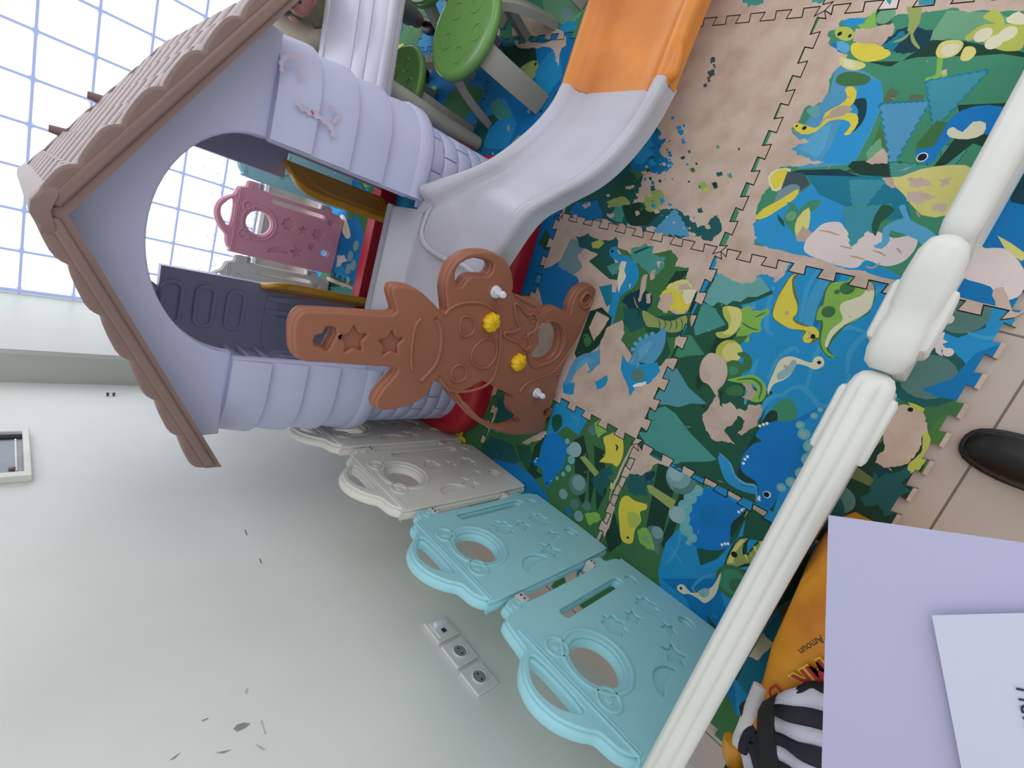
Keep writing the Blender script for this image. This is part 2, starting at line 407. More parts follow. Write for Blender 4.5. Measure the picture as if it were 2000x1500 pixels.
stroke('dblue', .012, (1640, 535), (1600, 590), (1592, 640)); stroke('wave', .009, (1630, 532), (1592, 590), (1580, 650))
px('lteal', (1506, 571), (1485, 540), (1465, 545), (1430, 545), (1405, 530), (1372, 585), (1385, 596), (1400, 600), (1440, 592), (1470, 582), s=0)
px('dgreen', (1508, 566), (1510, 574), (1470, 590), (1400, 606), (1380, 596), (1392, 599), (1402, 590), (1420, 596), (1432, 587), (1446, 590), (1460, 580), (1478, 580))
px('teal', (1424, 634), (1400, 604), (1372, 590), (1355, 640), (1358, 655), (1385, 650)); px('dgreen', (1427, 636), (1388, 657), (1358, 660), (1368, 652), (1390, 645), (1418, 634), (1398, 606), (1404, 604))
px('green', (1376, 692), (1350, 655), (1335, 655), (1318, 695), (1330, 700)); px('dgreen', (1380, 694), (1330, 708), (1322, 700), (1350, 694))
px('tree', (1305, 714), (1325, 722), (1350, 755), (1383, 788), (1330, 795), (1283, 790), (1280, 775), (1296, 755), (1287, 745), (1300, 730), r=.003)
px('dgreen', (1386, 790), (1300, 803), (1282, 796), (1300, 792), (1320, 797), (1350, 788)); px('dgreen', (1320, 716), (1332, 722), (1356, 752), (1390, 790), (1380, 788), (1345, 757))
px('teal', (1245, 846), (1262, 845), (1268, 802), (1300, 793), (1330, 812), (1360, 850), (1402, 897), (1360, 905), (1315, 906), (1300, 890), (1262, 868), r=.003)
px('dgreen', (1408, 900), (1360, 912), (1315, 914), (1330, 902), (1370, 902)); px('dgreen', (1310, 796), (1330, 806), (1366, 845), (1410, 898), (1400, 898), (1350, 848))
px('lime', (1444, 605), (1465, 595), (1470, 608), (1500, 603), (1503, 612), (1485, 632), (1487, 645), (1465, 652), (1460, 670), (1432, 662), (1445, 640), r=.004)
px('mgreen', (1432, 658), (1462, 655), (1450, 670), (1430, 668)); stroke('mgreen', .002, (1448, 630), (1465, 640), (1482, 645)); stroke('mgreen', .002, (1475, 620), (1495, 610))
px('ylime', (1412, 600), (1430, 598), (1447, 605), (1448, 625), (1440, 645), (1425, 658), (1405, 660), (1398, 650), (1420, 645), (1422, 632), (1414, 618), s=4)
px('pyel', (1420, 600), (1436, 600), (1447, 606), (1448, 628), (1438, 648), (1424, 654), (1412, 650), (1424, 640), (1428, 620), s=4)
pc('ylime', 1423, 688, .034); pc('pyel', 1430, 688, .026)
px('mgreen', (1440, 690), (1455, 688), (1468, 700), (1466, 720), (1450, 728), (1428, 735), (1418, 715), (1440, 715), (1450, 710), (1452, 700), (1446, 697), s=4)
pc('mgreen', 1432, 722, .026); pc('green', 1432, 724, .012)
px('lime', (1420, 742), (1440, 737), (1470, 732), (1490, 745), (1497, 765), (1487, 784), (1465, 782), (1478, 762), (1468, 750), (1440, 747), s=4)
stroke('mgreen', .003, (1440, 742), (1470, 740), (1487, 755), (1482, 780))
px('bare2', (1448, 748), (1468, 752), (1478, 765), (1465, 782), (1448, 776), (1460, 765), r=.003)
px('mgreen', (1425, 755), (1440, 752), (1452, 760), (1448, 772), (1425, 772), (1418, 765), s=3)
px('bare', (1385, 690), (1400, 692), (1415, 702), (1421, 725), (1415, 748), (1402, 762), (1400, 775), (1385, 752), (1372, 745), (1366, 730), (1370, 706), s=3)
px('bare', (1400, 762), (1405, 790), (1425, 785), (1440, 800), (1455, 803), (1462, 790), (1485, 790), (1487, 805), (1480, 830), (1450, 850), (1440, 845), (1455, 822), (1440, 812), (1430, 830), (1415, 842), (1436, 868), (1400, 862), (1378, 840), (1372, 810), (1388, 790), r=.005)
px('ddgreen', (1404, 765), (1414, 760), (1412, 795), (1406, 790), r=.004)
px('green', (1500, 815), (1515, 788), (1540, 778), (1555, 795), (1555, 822), (1540, 835), (1510, 850), s=4)
px('ddgreen', (1448, 905), (1462, 870), (1490, 820), (1505, 802), (1518, 806), (1515, 828), (1490, 835), (1478, 860), (1460, 880), (1455, 925), (1480, 930), (1487, 945), (1450, 945), (1440, 925), s=3)
px('dino', (1603, 793), (1580, 805), (1545, 822), (1515, 822), (1490, 832), (1475, 850), (1488, 862), (1470, 868), (1448, 895), (1450, 922), (1475, 940), (1482, 960), (1478, 985), (1490, 1002), (1508, 990), (1525, 962), (1560, 938), (1580, 900), (1574, 860), (1560, 835), (1585, 812), s=3)
px('dblue', (1560, 870), (1576, 880), (1572, 915), (1550, 930), (1540, 915), (1555, 895), s=3)
for x, y, r in ((1563, 830, .010), (1570, 848, .014), (1584, 872, .017), (1580, 898, .017), (1566, 925, .015), (1545, 942, .013), (1526, 952, .011), (1590, 812, .008), (1602, 800, .006)): pc('spike', x, y, r, 12); pc('gst', x-1, y, r*.55, 10)
for x, y in ((1484, 832), (1491, 829), (1498, 827), (1452, 905), (1455, 897), (1460, 892)): pc('white', x, y, .004, 8)
stroke('lblue', .004, (1405, 885), (1425, 905), (1435, 930), (1455, 945), (1475, 950), (1478, 980))
px('blue2', (1402, 890), (1422, 900), (1432, 925), (1450, 948), (1476, 952), (1474, 965), (1440, 955), (1415, 935), s=3)
pc('white', 1498, 966, .009, 14); pc('eye', 1497, 966, .007, 12); stroke('white', .003, (1484, 968), (1482, 974), (1485, 978))
px('dolive', (1508, 605), (1520, 577), (1533, 553), (1545, 537), (1565, 532), (1550, 548), (1560, 592), (1558, 612), (1550, 624), (1577, 636), (1604, 648), (1600, 663), (1583, 672), (1566, 662), (1570, 649), (1525, 635), (1509, 622))
px('yellow', (1562, 534), (1552, 538), (1547, 548), (1549, 572), (1557, 595), (1556, 612), (1548, 622), (1556, 632), (1575, 638), (1590, 638), (1600, 650), (1598, 660), (1590, 658), (1583, 669), (1571, 668), (1568, 658), (1574, 646), (1545, 642), (1525, 632), (1511, 620), (1511, 605), (1520, 580), (1535, 555), (1546, 539), s=3)
pc('eye', 1587, 657, .006, 12); px('bare2', (1534, 607), (1540, 608), (1541, 614), (1534, 615)); stroke('bare2', .0015, (1577, 645), (1583, 655), (1577, 662))
px('mgreen', (1635, 552), (1663, 547), (1668, 537), (1703, 548), (1710, 562), (1709, 585), (1697, 612), (1652, 637), (1627, 664), (1618, 680), (1626, 693), (1640, 700), (1616, 697), (1602, 680), (1599, 660), (1602, 628), (1591, 628), (1596, 602), (1604, 595), (1609, 570), (1621, 550))
px('lime', (1665, 540), (1690, 545), (1700, 550), (1706, 560), (1705, 585), (1693, 610), (1668, 628), (1650, 635), (1628, 655), (1616, 668), (1613, 680), (1622, 692), (1634, 698), (1618, 695), (1606, 680), (1603, 660), (1607, 640), (1606, 625), (1594, 625), (1599, 602), (1608, 595), (1613, 570), (1625, 552), (1655, 549), s=2)
px('cream', (1688, 546), (1706, 560), (1706, 585), (1694, 610), (1650, 634), (1626, 657), (1616, 678), (1611, 672), (1622, 645), (1646, 625), (1640, 605), (1644, 592), (1665, 584), (1685, 575), (1692, 560), s=3)
pc('mgreen', 1655, 563, .015); pc('mgreen', 1635, 570, .006, 10); pc('mgreen', 1618, 609, .014)
px('bare', (1690, 548), (1706, 556), (1706, 568), (1695, 570), (1692, 560), r=.003)
px('cream', (1500, 772), (1500, 755), (1512, 725), (1522, 705), (1535, 697), (1550, 697), (1575, 706), (1586, 708), (1591, 699), (1602, 696), (1609, 703), (1609, 713), (1599, 720), (1588, 721), (1573, 714), (1553, 712), (1546, 730), (1530, 742), (1512, 750), (1503, 764), s=3)
px('gst', (1548, 703), (1556, 708), (1545, 730), (1522, 742), (1518, 730), (1536, 718), s=3); px('bare2', (1532, 712), (1540, 715), (1537, 722), (1530, 718))
pc('eye', 1600, 708, .0045, 10)
px('bare', (1413, 489), (1430, 484), (1545, 512), (1533, 530), (1520, 548), (1512, 552), (1505, 540), (1485, 536), (1475, 548), (1460, 552), (1440, 550), (1412, 535), (1395, 528), (1400, 505), r=.006)
# lake tile, part beyond the near fence
px('ddgreen', (1740, 800), (1790, 740), (1850, 760), (1900, 800), (1880, 850), (1775, 1012), (1700, 1110), (1560, 1080), (1640, 900))
px('mgreen', (1745, 790), (1790, 750), (1860, 775), (1925, 770), (1880, 850), (1830, 870), (1760, 830))
px('grass', (1862, 812), (1830, 822), (1812, 855), (1822, 880), (1800, 920), (1790, 985), (1830, 930), (1885, 850), s=3)
px('dteal', (1830, 560), (1930, 590), (1925, 640), (1870, 660), (1820, 640)); pc('dstone', 1880, 612, .042); pc('dteal', 1808, 735, .066); pc('dstone', 1812, 736, .048); pc('dstone', 1750, 722, .028)
px('cloud', (1822, 575), (1850, 565), (1862, 580), (1850, 592), (1865, 600), (1850, 606), (1838, 598), (1830, 612), (1820, 600), s=3)
px('cloud', (1825, 640), (1832, 632), (1838, 650), (1846, 648), (1842, 662), (1852, 668), (1840, 672), (1850, 682), (1838, 684), (1842, 696), (1828, 688), (1826, 678), (1812, 692), (1804, 690), (1812, 676), (1800, 672), (1796, 664), (1812, 662), (1806, 650), (1818, 652), s=2); pc('cloud', 1852, 688, .009); pc('cloud', 1850, 623, .011)
stroke('wave', .005, (1980, 690), (1920, 700), (1890, 730), (1850, 760)); stroke('wave', .004, (1975, 650), (1930, 660), (1890, 650)); px('dblue', (1905, 690), (1960, 670), (1930, 770), (1890, 785), (1830, 775), (1800, 760), (1860, 740))
px('dolive', (1715, 790), (1735, 780), (1760, 790), (1770, 830), (1725, 860), (1700, 880)); px('bare', (1730, 800), (1769, 790), (1805, 808), (1811, 837), (1796, 876), (1772, 906), (1724, 915), (1709, 903), (1727, 879), (1722, 830), r=.004)
px('ylime', (1773, 785), (1790, 790), (1806, 798), (1803, 806), (1782, 800)); pc('eye', 1778, 800, .005, 10); px('ylime', (1812, 838), (1818, 858), (1812, 890), (1795, 918), (1772, 926), (1775, 905), (1798, 885), (1802, 855), r=.002)
px('dolive', (1655, 905), (1665, 905), (1712, 940), (1705, 952), (1650, 928)); px('dteal', (1705, 940), (1712, 912), (1735, 925), (1770, 912), (1778, 925), (1760, 945), (1785, 960), (1755, 970), (1750, 1000), (1728, 1008), (1715, 985), (1690, 990), (1680, 975), (1700, 960), r=.003)
px('ddteal', (1705, 918), (1722, 910), (1735, 922), (1715, 935), r=.003); pc('dstone', 1636, 975, .034); pc('dteal', 1600, 990, .05)
addp([(-.63, -.64), (.63, -.64), (.63, -.601), (-.63, -.601)], 'bare')
# --- tile X[0,.6] Y[-.6,0]
rect('green', -.02, .62, -.62, .02)
px('lgreen', (1790, 110), (1850, 20), (1950, 25), (1990, 45), (1900, 80), (1850, 75), (1780, 110)); px('dgreen', (1680, 320), (1760, 315), (1790, 340), (1730, 350), (1650, 335)); px('ddgreen', (1760, 120), (1820, 78), (1880, 80), (1990, 100), (2040, 110), (1920, 118), (1800, 125), (1735, 130), (1690, 120))
px('green', (1740, 130), (1790, 112), (1900, 110), (2000, 112), (1990, 205), (1870, 202), (1800, 190), (1765, 186), (1740, 160), s=2)
px('trunk', (1720, 200), (1740, 170), (1755, 180), (1735, 210)); px('trunk', (1778, 185), (1806, 185), (1800, 202), (1775, 202)); px('grass', (1690, 320), (1720, 240), (1735, 300), (1700, 330))
px('sky', (1560, 330), (1540, 290), (1580, 230), (1620, 180), (1635, 120), (1690, 140), (1722, 160), (1725, 200), (1700, 260), (1668, 320)); px('blue2', (1620, 290), (1650, 220), (1690, 150), (1722, 160), (1722, 205), (1700, 255), (1665, 322), (1600, 318)); px('lblue', (1560, 290), (1600, 250), (1625, 240), (1610, 290), (1595, 308))
px('blue2', (1465, 440), (1500, 420), (1580, 365), (1590, 352), (1660, 400), (1660, 440), (1720, 520), (1760, 540), (1900, 600), (1950, 620), (1700, 560), (1535, 505), (1470, 468)); px('blue', (1650, 390), (1700, 440), (1720, 520), (1780, 560), (1700, 540), (1600, 500), (1640, 440))
px('tealb', (1570, 335), (1680, 342), (1730, 345), (1770, 380), (1780, 425), (1720, 430), (1655, 405), (1600, 380))
px('ddteal', (1560, 332), (1545, 336), (1530, 345), (1580, 342), (1680, 345), (1640, 330)); px('ddgreen', (1655, 325), (1665, 315), (1720, 312), (1768, 322), (1740, 345), (1680, 342))
px('bare', (1613, 10), (1413, 489), (1470, 489), (1478, 465), (1470, 440), (1478, 410), (1495, 372), (1503, 345), (1520, 330), (1545, 325), (1612, 315), (1580, 308), (1545, 290), (1582, 275), (1550, 262), (1545, 252), (1565, 225), (1580, 205), (1605, 200), (1620, 165), (1640, 130), (1655, 105), (1618, 85), (1620, 60), (1640, 55), (1645, 38), (1690, 35), (1720, 22), (1780, 28), (1820, 22), (1900, 22), (2060, 12), (2060, -20), (1613, 0), r=.008)
px('ylime', (1630, 62), (1640, 53), (1660, 54), (1670, 70), (1655, 80), (1636, 74), s=3); pc('eye', 1640, 66, .005, 10); pc('eye', 1660, 70, .004, 8)
px('lime', (1672, 48), (1690, 40), (1700, 30), (1715, 20), (1712, 50), (1690, 60), r=.003); px('dgreen', (1712, 20), (1745, 18), (1740, 45), (1715, 52), s=2); pc('lgreen', 1730, 30, .018)
px('yellow', (1665, 85), (1700, 82), (1735, 98), (1738, 108), (1715, 118), (1685, 120), (1664, 105), s=3); px('bare', (1672, 55), (1720, 50), (1745, 45), (1742, 70), (1720, 90), (1700, 85), (1668, 82), r=.004)
px('lblue', (1632, 85), (1645, 80), (1660, 90), (1655, 102), (1640, 102), s=3); px('dblue', (1620, 88), (1634, 82), (1635, 100), (1655, 108)); px('blue', (1646, 40), (1690, 35), (1690, 45), (1665, 52), (1645, 50), r=.003)
px('pyel', (1640, 112), (1658, 115), (1685, 122), (1690, 130), (1668, 138), (1645, 130), s=3); px('cream', (1648, 116), (1665, 120), (1670, 132), (1652, 130), s=3); px('mgreen', (1640, 145), (1665, 140), (1700, 150), (1690, 165), (1650, 168), (1632, 160), s=3)
px('ddteal', (1722, 88), (1735, 72), (1752, 58), (1780, 50), (1800, 55), (1822, 58), (1818, 75), (1810, 92), (1795, 105), (1770, 104), (1745, 100), (1730, 96), r=.005); px('tealb', (1722, 88), (1745, 74), (1765, 60), (1768, 75), (1750, 92), (1748, 105), (1736, 96), r=.004)
px('olive', (1770, 12), (1802, 15), (1796, 45), (1782, 68), (1772, 60), (1776, 40)); stroke('olive', .003, (1778, 62), (1765, 75), (1745, 82)); stroke('olive', .003, (1780, 62), (1784, 80), (1796, 95))
px('ylime', (1885, 75), (1890, 68), (1920, 48), (1960, 48), (2000, 50), (1998, 92), (1975, 100), (1950, 97), (1925, 85), (1905, 75), (1892, 80), s=3); px('ylime', (1922, 30), (1945, 18), (1960, 35), (1958, 50), (1925, 38), s=3); px('cream', (1965, 35), (1990, 22), (2010, 30), (2005, 48), (1975, 46), r=.003)
px('pyel', (1828, 100), (1840, 82), (1870, 78), (1882, 86), (1870, 105), (1850, 113), (1832, 112), s=3); px('cream', (1838, 98), (1852, 86), (1874, 88), (1865, 104), (1848, 110), s=3); px('pyel', (1876, 110), (1885, 92), (1902, 92), (1906, 104), (1892, 118), (1878, 118), s=3)
for x, y in ((1920, 68), (1942, 82), (1968, 66)): pc('cream', x, y, .014, 12)
px('lime', (1830, 115), (1842, 116), (1838, 140), (1848, 138), (1850, 150), (1830, 163), (1810, 162), (1808, 152), (1828, 145), s=2); px('bare', (1838, 138), (1850, 135), (1848, 145), (1840, 147))
px('cream', (1500, 345), (1518, 330), (1545, 330), (1535, 350), (1525, 370), (1508, 372), s=2); px('yellow', (1504, 348), (1520, 332), (1540, 333), (1528, 360), (1512, 370), s=2); px('lead', (1538, 335), (1570, 338), (1582, 360), (1540, 390), (1485, 428), (1515, 405), (1525, 370)); px('steel', (1520, 375), (1545, 360), (1562, 365), (1555, 385), (1515, 398), s=3); px('yellow', (1475, 428), (1490, 408), (1520, 392), (1552, 372), (1560, 372), (1552, 388), (1520, 410), (1495, 425), s=2)
px('ddteal', (1665, 198), (1690, 192), (1692, 220), (1680, 245), (1662, 260), (1652, 256), (1670, 240), (1676, 215), s=3)
px('yellow', (1548, 246), (1560, 240), (1590, 250), (1605, 240), (1612, 220), (1640, 205), (1655, 190), (1650, 175), (1662, 168), (1673, 178), (1668, 200), (1650, 218), (1672, 222), (1676, 240), (1660, 262), (1648, 262), (1662, 245), (1650, 234), (1620, 236), (1592, 258), (1565, 262), s=2)
px('bare2', (1600, 245), (1625, 215), (1648, 205), (1665, 215), (1650, 225), (1615, 232), r=.004); pc('eye', 1571, 250, .005, 10); pc('eye', 1556, 246, .003, 8); px('steel', (1545, 250), (1560, 258), (1556, 266)); px('lteal', (1575, 215), (1598, 205), (1602, 225), (1590, 232), r=.003)
px('green', (1530, 430), (1542, 402), (1535, 395), (1552, 398), (1560, 412), (1575, 395), (1598, 390), (1602, 398), (1585, 415), (1565, 420), (1558, 440), (1550, 460), (1543, 448), s=2); px('pyel', (1558, 425), (1580, 405), (1582, 430), (1575, 455), (1560, 465), (1552, 450), s=2); px('bare2', (1568, 440), (1580, 448), (1596, 470), (1560, 472), (1555, 462), r=.003); pc('eye', 1539, 424, .004, 8); px('dgreen', (1518, 418), (1530, 430), (1533, 445), (1528, 440), (1520, 430)); pc('lgreen', 1545, 422, .012)
tree('sky', (1742, 322), (1722, 205), (1812, 200), 8, 'tealb'); tree('bteal', (1826, 248), (1812, 160), (1925, 140), 7, 'tealb'); tree('teal', (1848, 345), (1838, 285), (1895, 280), 5); tree('teal', (1742, 352), (1738, 318), (1830, 325), 5); tree('bteal', (1668, 425), (1660, 352), (1732, 352), 6, 'tealb')
px('mgreen', (1790, 280), (1830, 235), (1852, 240), (1820, 295), (1788, 298)); px('lgreen', (1690, 300), (1720, 270), (1732, 312), (1700, 318), r=.004); px('bare', (1700, 310), (1722, 290), (1736, 300), (1732, 320), (1690, 315), r=.005)
px('ddgreen', (1870, 205), (1990, 200), (1960, 300), (1900, 280), (1850, 320), (1820, 330), (1880, 250)); px('dino', (1880, 215), (1930, 205), (1990, 220), (1960, 260), (1920, 262), (1870, 262), (1835, 295), (1824, 315), (1802, 318), (1787, 304), (1795, 290), (1824, 286), (1850, 240), s=2)
px('cream', (1850, 255), (1862, 248), (1880, 258), (1900, 238), (1925, 240), (1920, 262), (1890, 272), (1855, 268), s=2); pc('white', 1801, 307, .010, 12); pc('eye', 1801, 307, .008, 12)
px('pyel', (1722, 348), (1760, 345), (1800, 330), (1860, 322), (1900, 330), (1870, 380), (1850, 420), (1800, 420), (1765, 380), (1748, 365), s=2)
for q in [((1770, 350), (1800, 345), (1820, 360), (1780, 365)), ((1765, 375), (1800, 372), (1830, 385), (1790, 400), (1770, 392)), ((1830, 350), (1860, 345), (1855, 362), (1835, 365)), ((1725, 350), (1745, 350), (1760, 370), (1742, 368)), ((1820, 400), (1850, 398), (1845, 412), (1822, 412))]: px('bare', *q, r=.005)
tree('bteal', (1662, 482), (1652, 405), (1742, 402), 6, None)
px('cloud', (1572, 492), (1574, 470), (1592, 450), (1610, 436), (1640, 434), (1655, 450), (1680, 440), (1700, 455), (1715, 452), (1745, 465), (1775, 460), (1792, 468), (1785, 490), (1762, 512), (1728, 520), (1692, 508), (1675, 522), (1650, 522), (1605, 508), s=3)
tree('bteal', (1664, 478), (1652, 408), (1738, 402), 6, 'teal'); px('dgreen', (1702, 440), (1722, 400), (1748, 410), (1720, 435), (1710, 462), s=2); px('lblue', (1705, 480), (1722, 472), (1725, 445), (1750, 430), (1765, 425), (1755, 405), (1768, 400), (1778, 430), (1810, 445), (1835, 470), (1815, 490), (1790, 468), (1740, 450), (1738, 470), (1722, 486), s=2)
for q in [((1640, 480), (1665, 486)), ((1660, 500), (1690, 508)), ((1705, 490), (1730, 500)), ((1750, 485), (1760, 495)), ((1600, 450), (1640, 460)), ((1690, 520), (1720, 512)), ((1830, 505), (1870, 510)), ((1900, 530), (1950, 545))]: stroke('bare2', .002, q[0], ((q[0][0]+q[1][0])/2, q[0][1]+3), q[1])
px('dblue', (1880, 360), (1960, 330), (2100, 300), (2100, 640), (1985, 622), (1800, 575), (1830, 520)); px('ylime', (1940, 300), (1975, 330), (1945, 400), (1925, 440), (1915, 400), s=2); px('ddteal', (1965, 340), (2010, 330), (2000, 400), (1975, 395)); px('pyel', (1948, 460), (1975, 475), (2010, 500), (1995, 510), (1965, 490)); px('cloud', (1858, 510), (1880, 480), (1910, 478), (1925, 485), (1960, 485), (1990, 510), (2010, 560), (1960, 590), (1935, 560), (1895, 548), (1868, 535), s=2)
px('bare', (1940, 565), (1960, 560), (1985, 622), (1930, 606), (1945, 600), r=.004)
px('bare', (1413, 489), (1420, 470), (1440, 462), (1475, 478), (1530, 490), (1600, 505), (1650, 525), (1700, 535), (1800, 560), (1900, 590), (2000, 612), (1985, 635), (1700, 570), (1410, 500), r=.004)
addp([(-.03, -.64), (.63, -.64), (.63, -.601), (-.03, -.601)], 'bare'); addp(rag([(-.03, -.03), (.63, -.03), (.63, .012), (.3, .006), (-.03, .016)][::-1], .004) if False else [(-.03, -.6), (.010, -.6), (.022, -.4), (.012, -.2), (.02, 0), (-.03, 0)], 'bare')
# --- tile X[0,.6] Y[0,.6]: almost bare
rect('bare', -.02, .62, -.02, .62)
px('dteal', (1092, 425), (1110, 400), (1150, 360), (1190, 325), (1235, 300), (1262, 330), (1250, 370), (1235, 398), (1262, 392), (1290, 400), (1318, 408), (1345, 420), (1362, 445), (1385, 432), (1402, 420), (1410, 445), (1392, 470), (1370, 460), (1340, 463), (1300, 455), (1240, 442), (1190, 432), (1140, 430), r=.012)
px('dblue', (1110, 420), (1128, 395), (1168, 392), (1175, 432), (1150, 430), r=.006); px('dgreen', (1180, 385), (1215, 350), (1245, 320), (1255, 350), (1225, 395), r=.008); px('mgreen', (1225, 330), (1245, 322), (1262, 340), (1245, 352), r=.007); px('ddgreen', (1215, 400), (1250, 395), (1292, 415), (1265, 440), (1228, 438), r=.005); px('teal', (1190, 425), (1212, 390), (1220, 420), (1215, 435), r=.003)
tree('sky', (1318, 408), (1276, 452), (1350, 462), 5, None); pc('olive', 1277, 392, .034); px('olive', (1180, 395), (1220, 385), (1230, 400), (1190, 405), r=.006)
px('dblue', (1262, 215), (1285, 225), (1280, 255), (1300, 270), (1290, 300), (1315, 320), (1290, 340), (1250, 335), (1230, 320), (1240, 280), r=.012); px('blue', (1250, 255), (1270, 250), (1278, 290), (1255, 320), (1235, 330), r=.01)
for i in range(75):
    x = rnd.gauss(1285, 34); y = rnd.gauss(300, 62)
    if 1240 < x < 1410 and 190 < y < 470:
        w = rnd.uniform(1.5, 7); px(rnd.choice(['dblue', 'blue', 'dteal', 'mgreen', 'dgreen', 'blue']), (x-w, y-w*.6), (x+w*.5, y-w), (x+w, y+w*.4), (x-w*.2, y+w), r=.004)
for i in range(80):
    x = rnd.uniform(1120, 1400); y = rnd.uniform(320, 465); w = rnd.uniform(1.5, 7)
    px('bare', (x-w, y-w*.5), (x+w*.6, y-w*.7), (x+w, y+w*.4), (x-w*.3, y+w*.8), r=.005)
for x, y, w in ((1391, 118, 7), (1395, 130, 4), (1389, 143, 9), (1384, 155, 6), (1378, 166, 5), (1394, 127, 3), (1366, 365, 4)): px('lead', (x-w*.7, y-w*.5), (x+w*.5, y-w*.9), (x+w*.8, y+w*.4), (x-w*.3, y+w), r=.005)
for x, y, w, c in ((1405, 340, 6, 'dteal'), (1425, 342, 6, 'teal'), (1353, 332, 5, 'mgreen'), (1402, 287, 4, 'teal'), (1368, 410, 6, 'dteal'), (1336, 78, 3, 'lead'), (1420, 48, 4, 'lgreen'), (1443, 291, 3, 'lead'), (1372, 362, 9, 'lime'), (1396, 362, 7, 'ddgreen'), (1380, 372, 6, 'ylime'), (1275, 367, 6, 'dteal'), (1460, 6, 10, 'teal')): px(c, (x-w, y-w*.5), (x+w*.5, y-w*.9), (x+w, y+w*.5), (x-w*.3, y+w), r=.004)
# --- tile X[-.6,0] Y[0,.6]
rect('bare', -.62, .02, -.02, .62)
px('dblue', (1075, 520), (1100, 505), (1130, 545), (1130, 560), (1115, 600), (1098, 640), (1060, 600), (1050, 560), (1062, 525), r=.004); px('blue', (1040, 500), (1062, 480), (1050, 560), (1035, 570), r=.004); px('ddteal', (1040, 450), (1062, 440), (1055, 480), (1045, 478), r=.004)
px('steel', (1090, 520), (1112, 470), (1128, 468), (1140, 485), (1128, 500), (1138, 520), (1120, 540), (1105, 528), r=.006); px('dteal', (1125, 462), (1150, 455), (1160, 465), (1190, 470), (1203, 462), (1208, 485), (1185, 512), (1165, 495), (1130, 480), r=.005); px('ylime', (1155, 475), (1172, 468), (1180, 475), (1170, 485), (1158, 485), r=.002); px('ylime', (1165, 500), (1180, 510), (1175, 518), (1164, 515))
px('mgreen', (1240, 515), (1262, 495), (1310, 488), (1325, 505), (1318, 520), (1345, 522), (1340, 545), (1312, 570), (1300, 600), (1330, 620), (1350, 600), (1350, 640), (1320, 660), (1312, 700), (1240, 705), (1195, 640), (1190, 600), (1222, 560), r=.004)
px('dgreen', (1150, 510), (1185, 485), (1200, 510), (1215, 540), (1230, 550), (1190, 545)); px('dteal', (1168, 490), (1192, 480), (1200, 510), (1185, 512), r=.002); px('teal', (1185, 520), (1212, 512), (1205, 535), (1196, 538), r=.003); px('grass', (1205, 483), (1225, 490), (1240, 505), (1235, 515), (1215, 498))
px('teal', (1232, 485), (1262, 475), (1278, 482), (1276, 498), (1302, 502), (1298, 520), (1285, 535), (1272, 545), (1252, 522), (1236, 508), r=.005); px('dgreen', (1238, 492), (1262, 482), (1272, 482), (1240, 496))
px('blue', (1190, 492), (1195, 483), (1205, 482), (1208, 495), (1226, 500), (1242, 515), (1248, 530), (1246, 545), (1238, 560), (1222, 570), (1212, 578), (1203, 575), (1207, 552), (1216, 535), (1208, 512), (1194, 502), s=3); pc('eye', 1196, 491, .005, 10)
px('cream', (1213, 511), (1224, 512), (1219, 528), (1223, 540), (1212, 560), (1208, 572), (1206, 545), (1210, 525), s=2)
px('blue', (1195, 570), (1212, 575), (1205, 600), (1195, 640), (1180, 680), (1165, 690), (1180, 650), (1188, 610), r=.002); px('tealb', (1170, 560), (1195, 555), (1195, 590), (1185, 600)); px('ddteal', (1236, 572), (1262, 568), (1275, 578), (1270, 600), (1250, 622), (1228, 610), (1215, 590), r=.008); stroke('olive', .002, (1238, 580), (1245, 600), (1260, 610))
px('ddgreen', (1300, 560), (1320, 530), (1345, 528), (1330, 548), (1305, 580)); px('pyel', (1302, 560), (1322, 548), (1345, 548), (1352, 562), (1330, 572), (1306, 572), r=.004); px('bare', (1322, 556), (1342, 552), (1350, 568), (1325, 568), r=.005); px('yellow', (1288, 578), (1305, 562), (1320, 570), (1340, 575), (1350, 595), (1335, 612), (1310, 605), (1295, 612), r=.004); px('bare', (1292, 575), (1312, 570), (1316, 590), (1302, 612), (1284, 600), r=.004); px('cream', (1335, 568), (1362, 568), (1350, 590), (1338, 592), s=3); px('ddgreen', (1358, 572), (1364, 566), (1352, 606), (1342, 612))
for q in [((1255, 540), (1265, 535), (1262, 560), (1250, 590), (1246, 585)), ((1272, 530), (1280, 525), (1278, 545), (1270, 548)), ((1282, 512), (1292, 510), (1288, 525)), ((1262, 575), (1272, 572), (1270, 592), (1262, 592)), ((1228, 555), (1234, 552), (1232, 565))]: px('bare', *q, r=.003)
px('dgreen', (1245, 600), (1280, 618), (1345, 612), (1350, 650), (1310, 660), (1262, 648)); px('olive', (1255, 606), (1282, 620), (1310, 627), (1340, 616), (1338, 640), (1312, 650), (1285, 640), (1262, 636), s=3)
for i in range(5): stroke('ddgreen', .0012, (1285+i*11, 622), (1289+i*11, 634), (1286+i*11, 645))
px('dteal', (1215, 600), (1245, 605), (1262, 640), (1235, 650), (1215, 630), r=.008)
px('dgreen', (1240, 700), (1262, 655), (1300, 650), (1310, 690), (1290, 715), (1250, 712)); px('sky', (1238, 688), (1244, 672), (1262, 658), (1285, 650), (1292, 640), (1300, 642), (1299, 670), (1288, 695), (1270, 712), (1248, 708), (1238, 735), (1222, 720), s=3); px('lblue', (1248, 682), (1265, 668), (1275, 670), (1262, 690), (1250, 700), s=2)
for x, y in ((1236, 682), (1241, 671), (1250, 662), (1262, 656), (1274, 652)): pc('lblue', x, y, .007, 8)
pc('eye', 1229, 715, .004, 8)
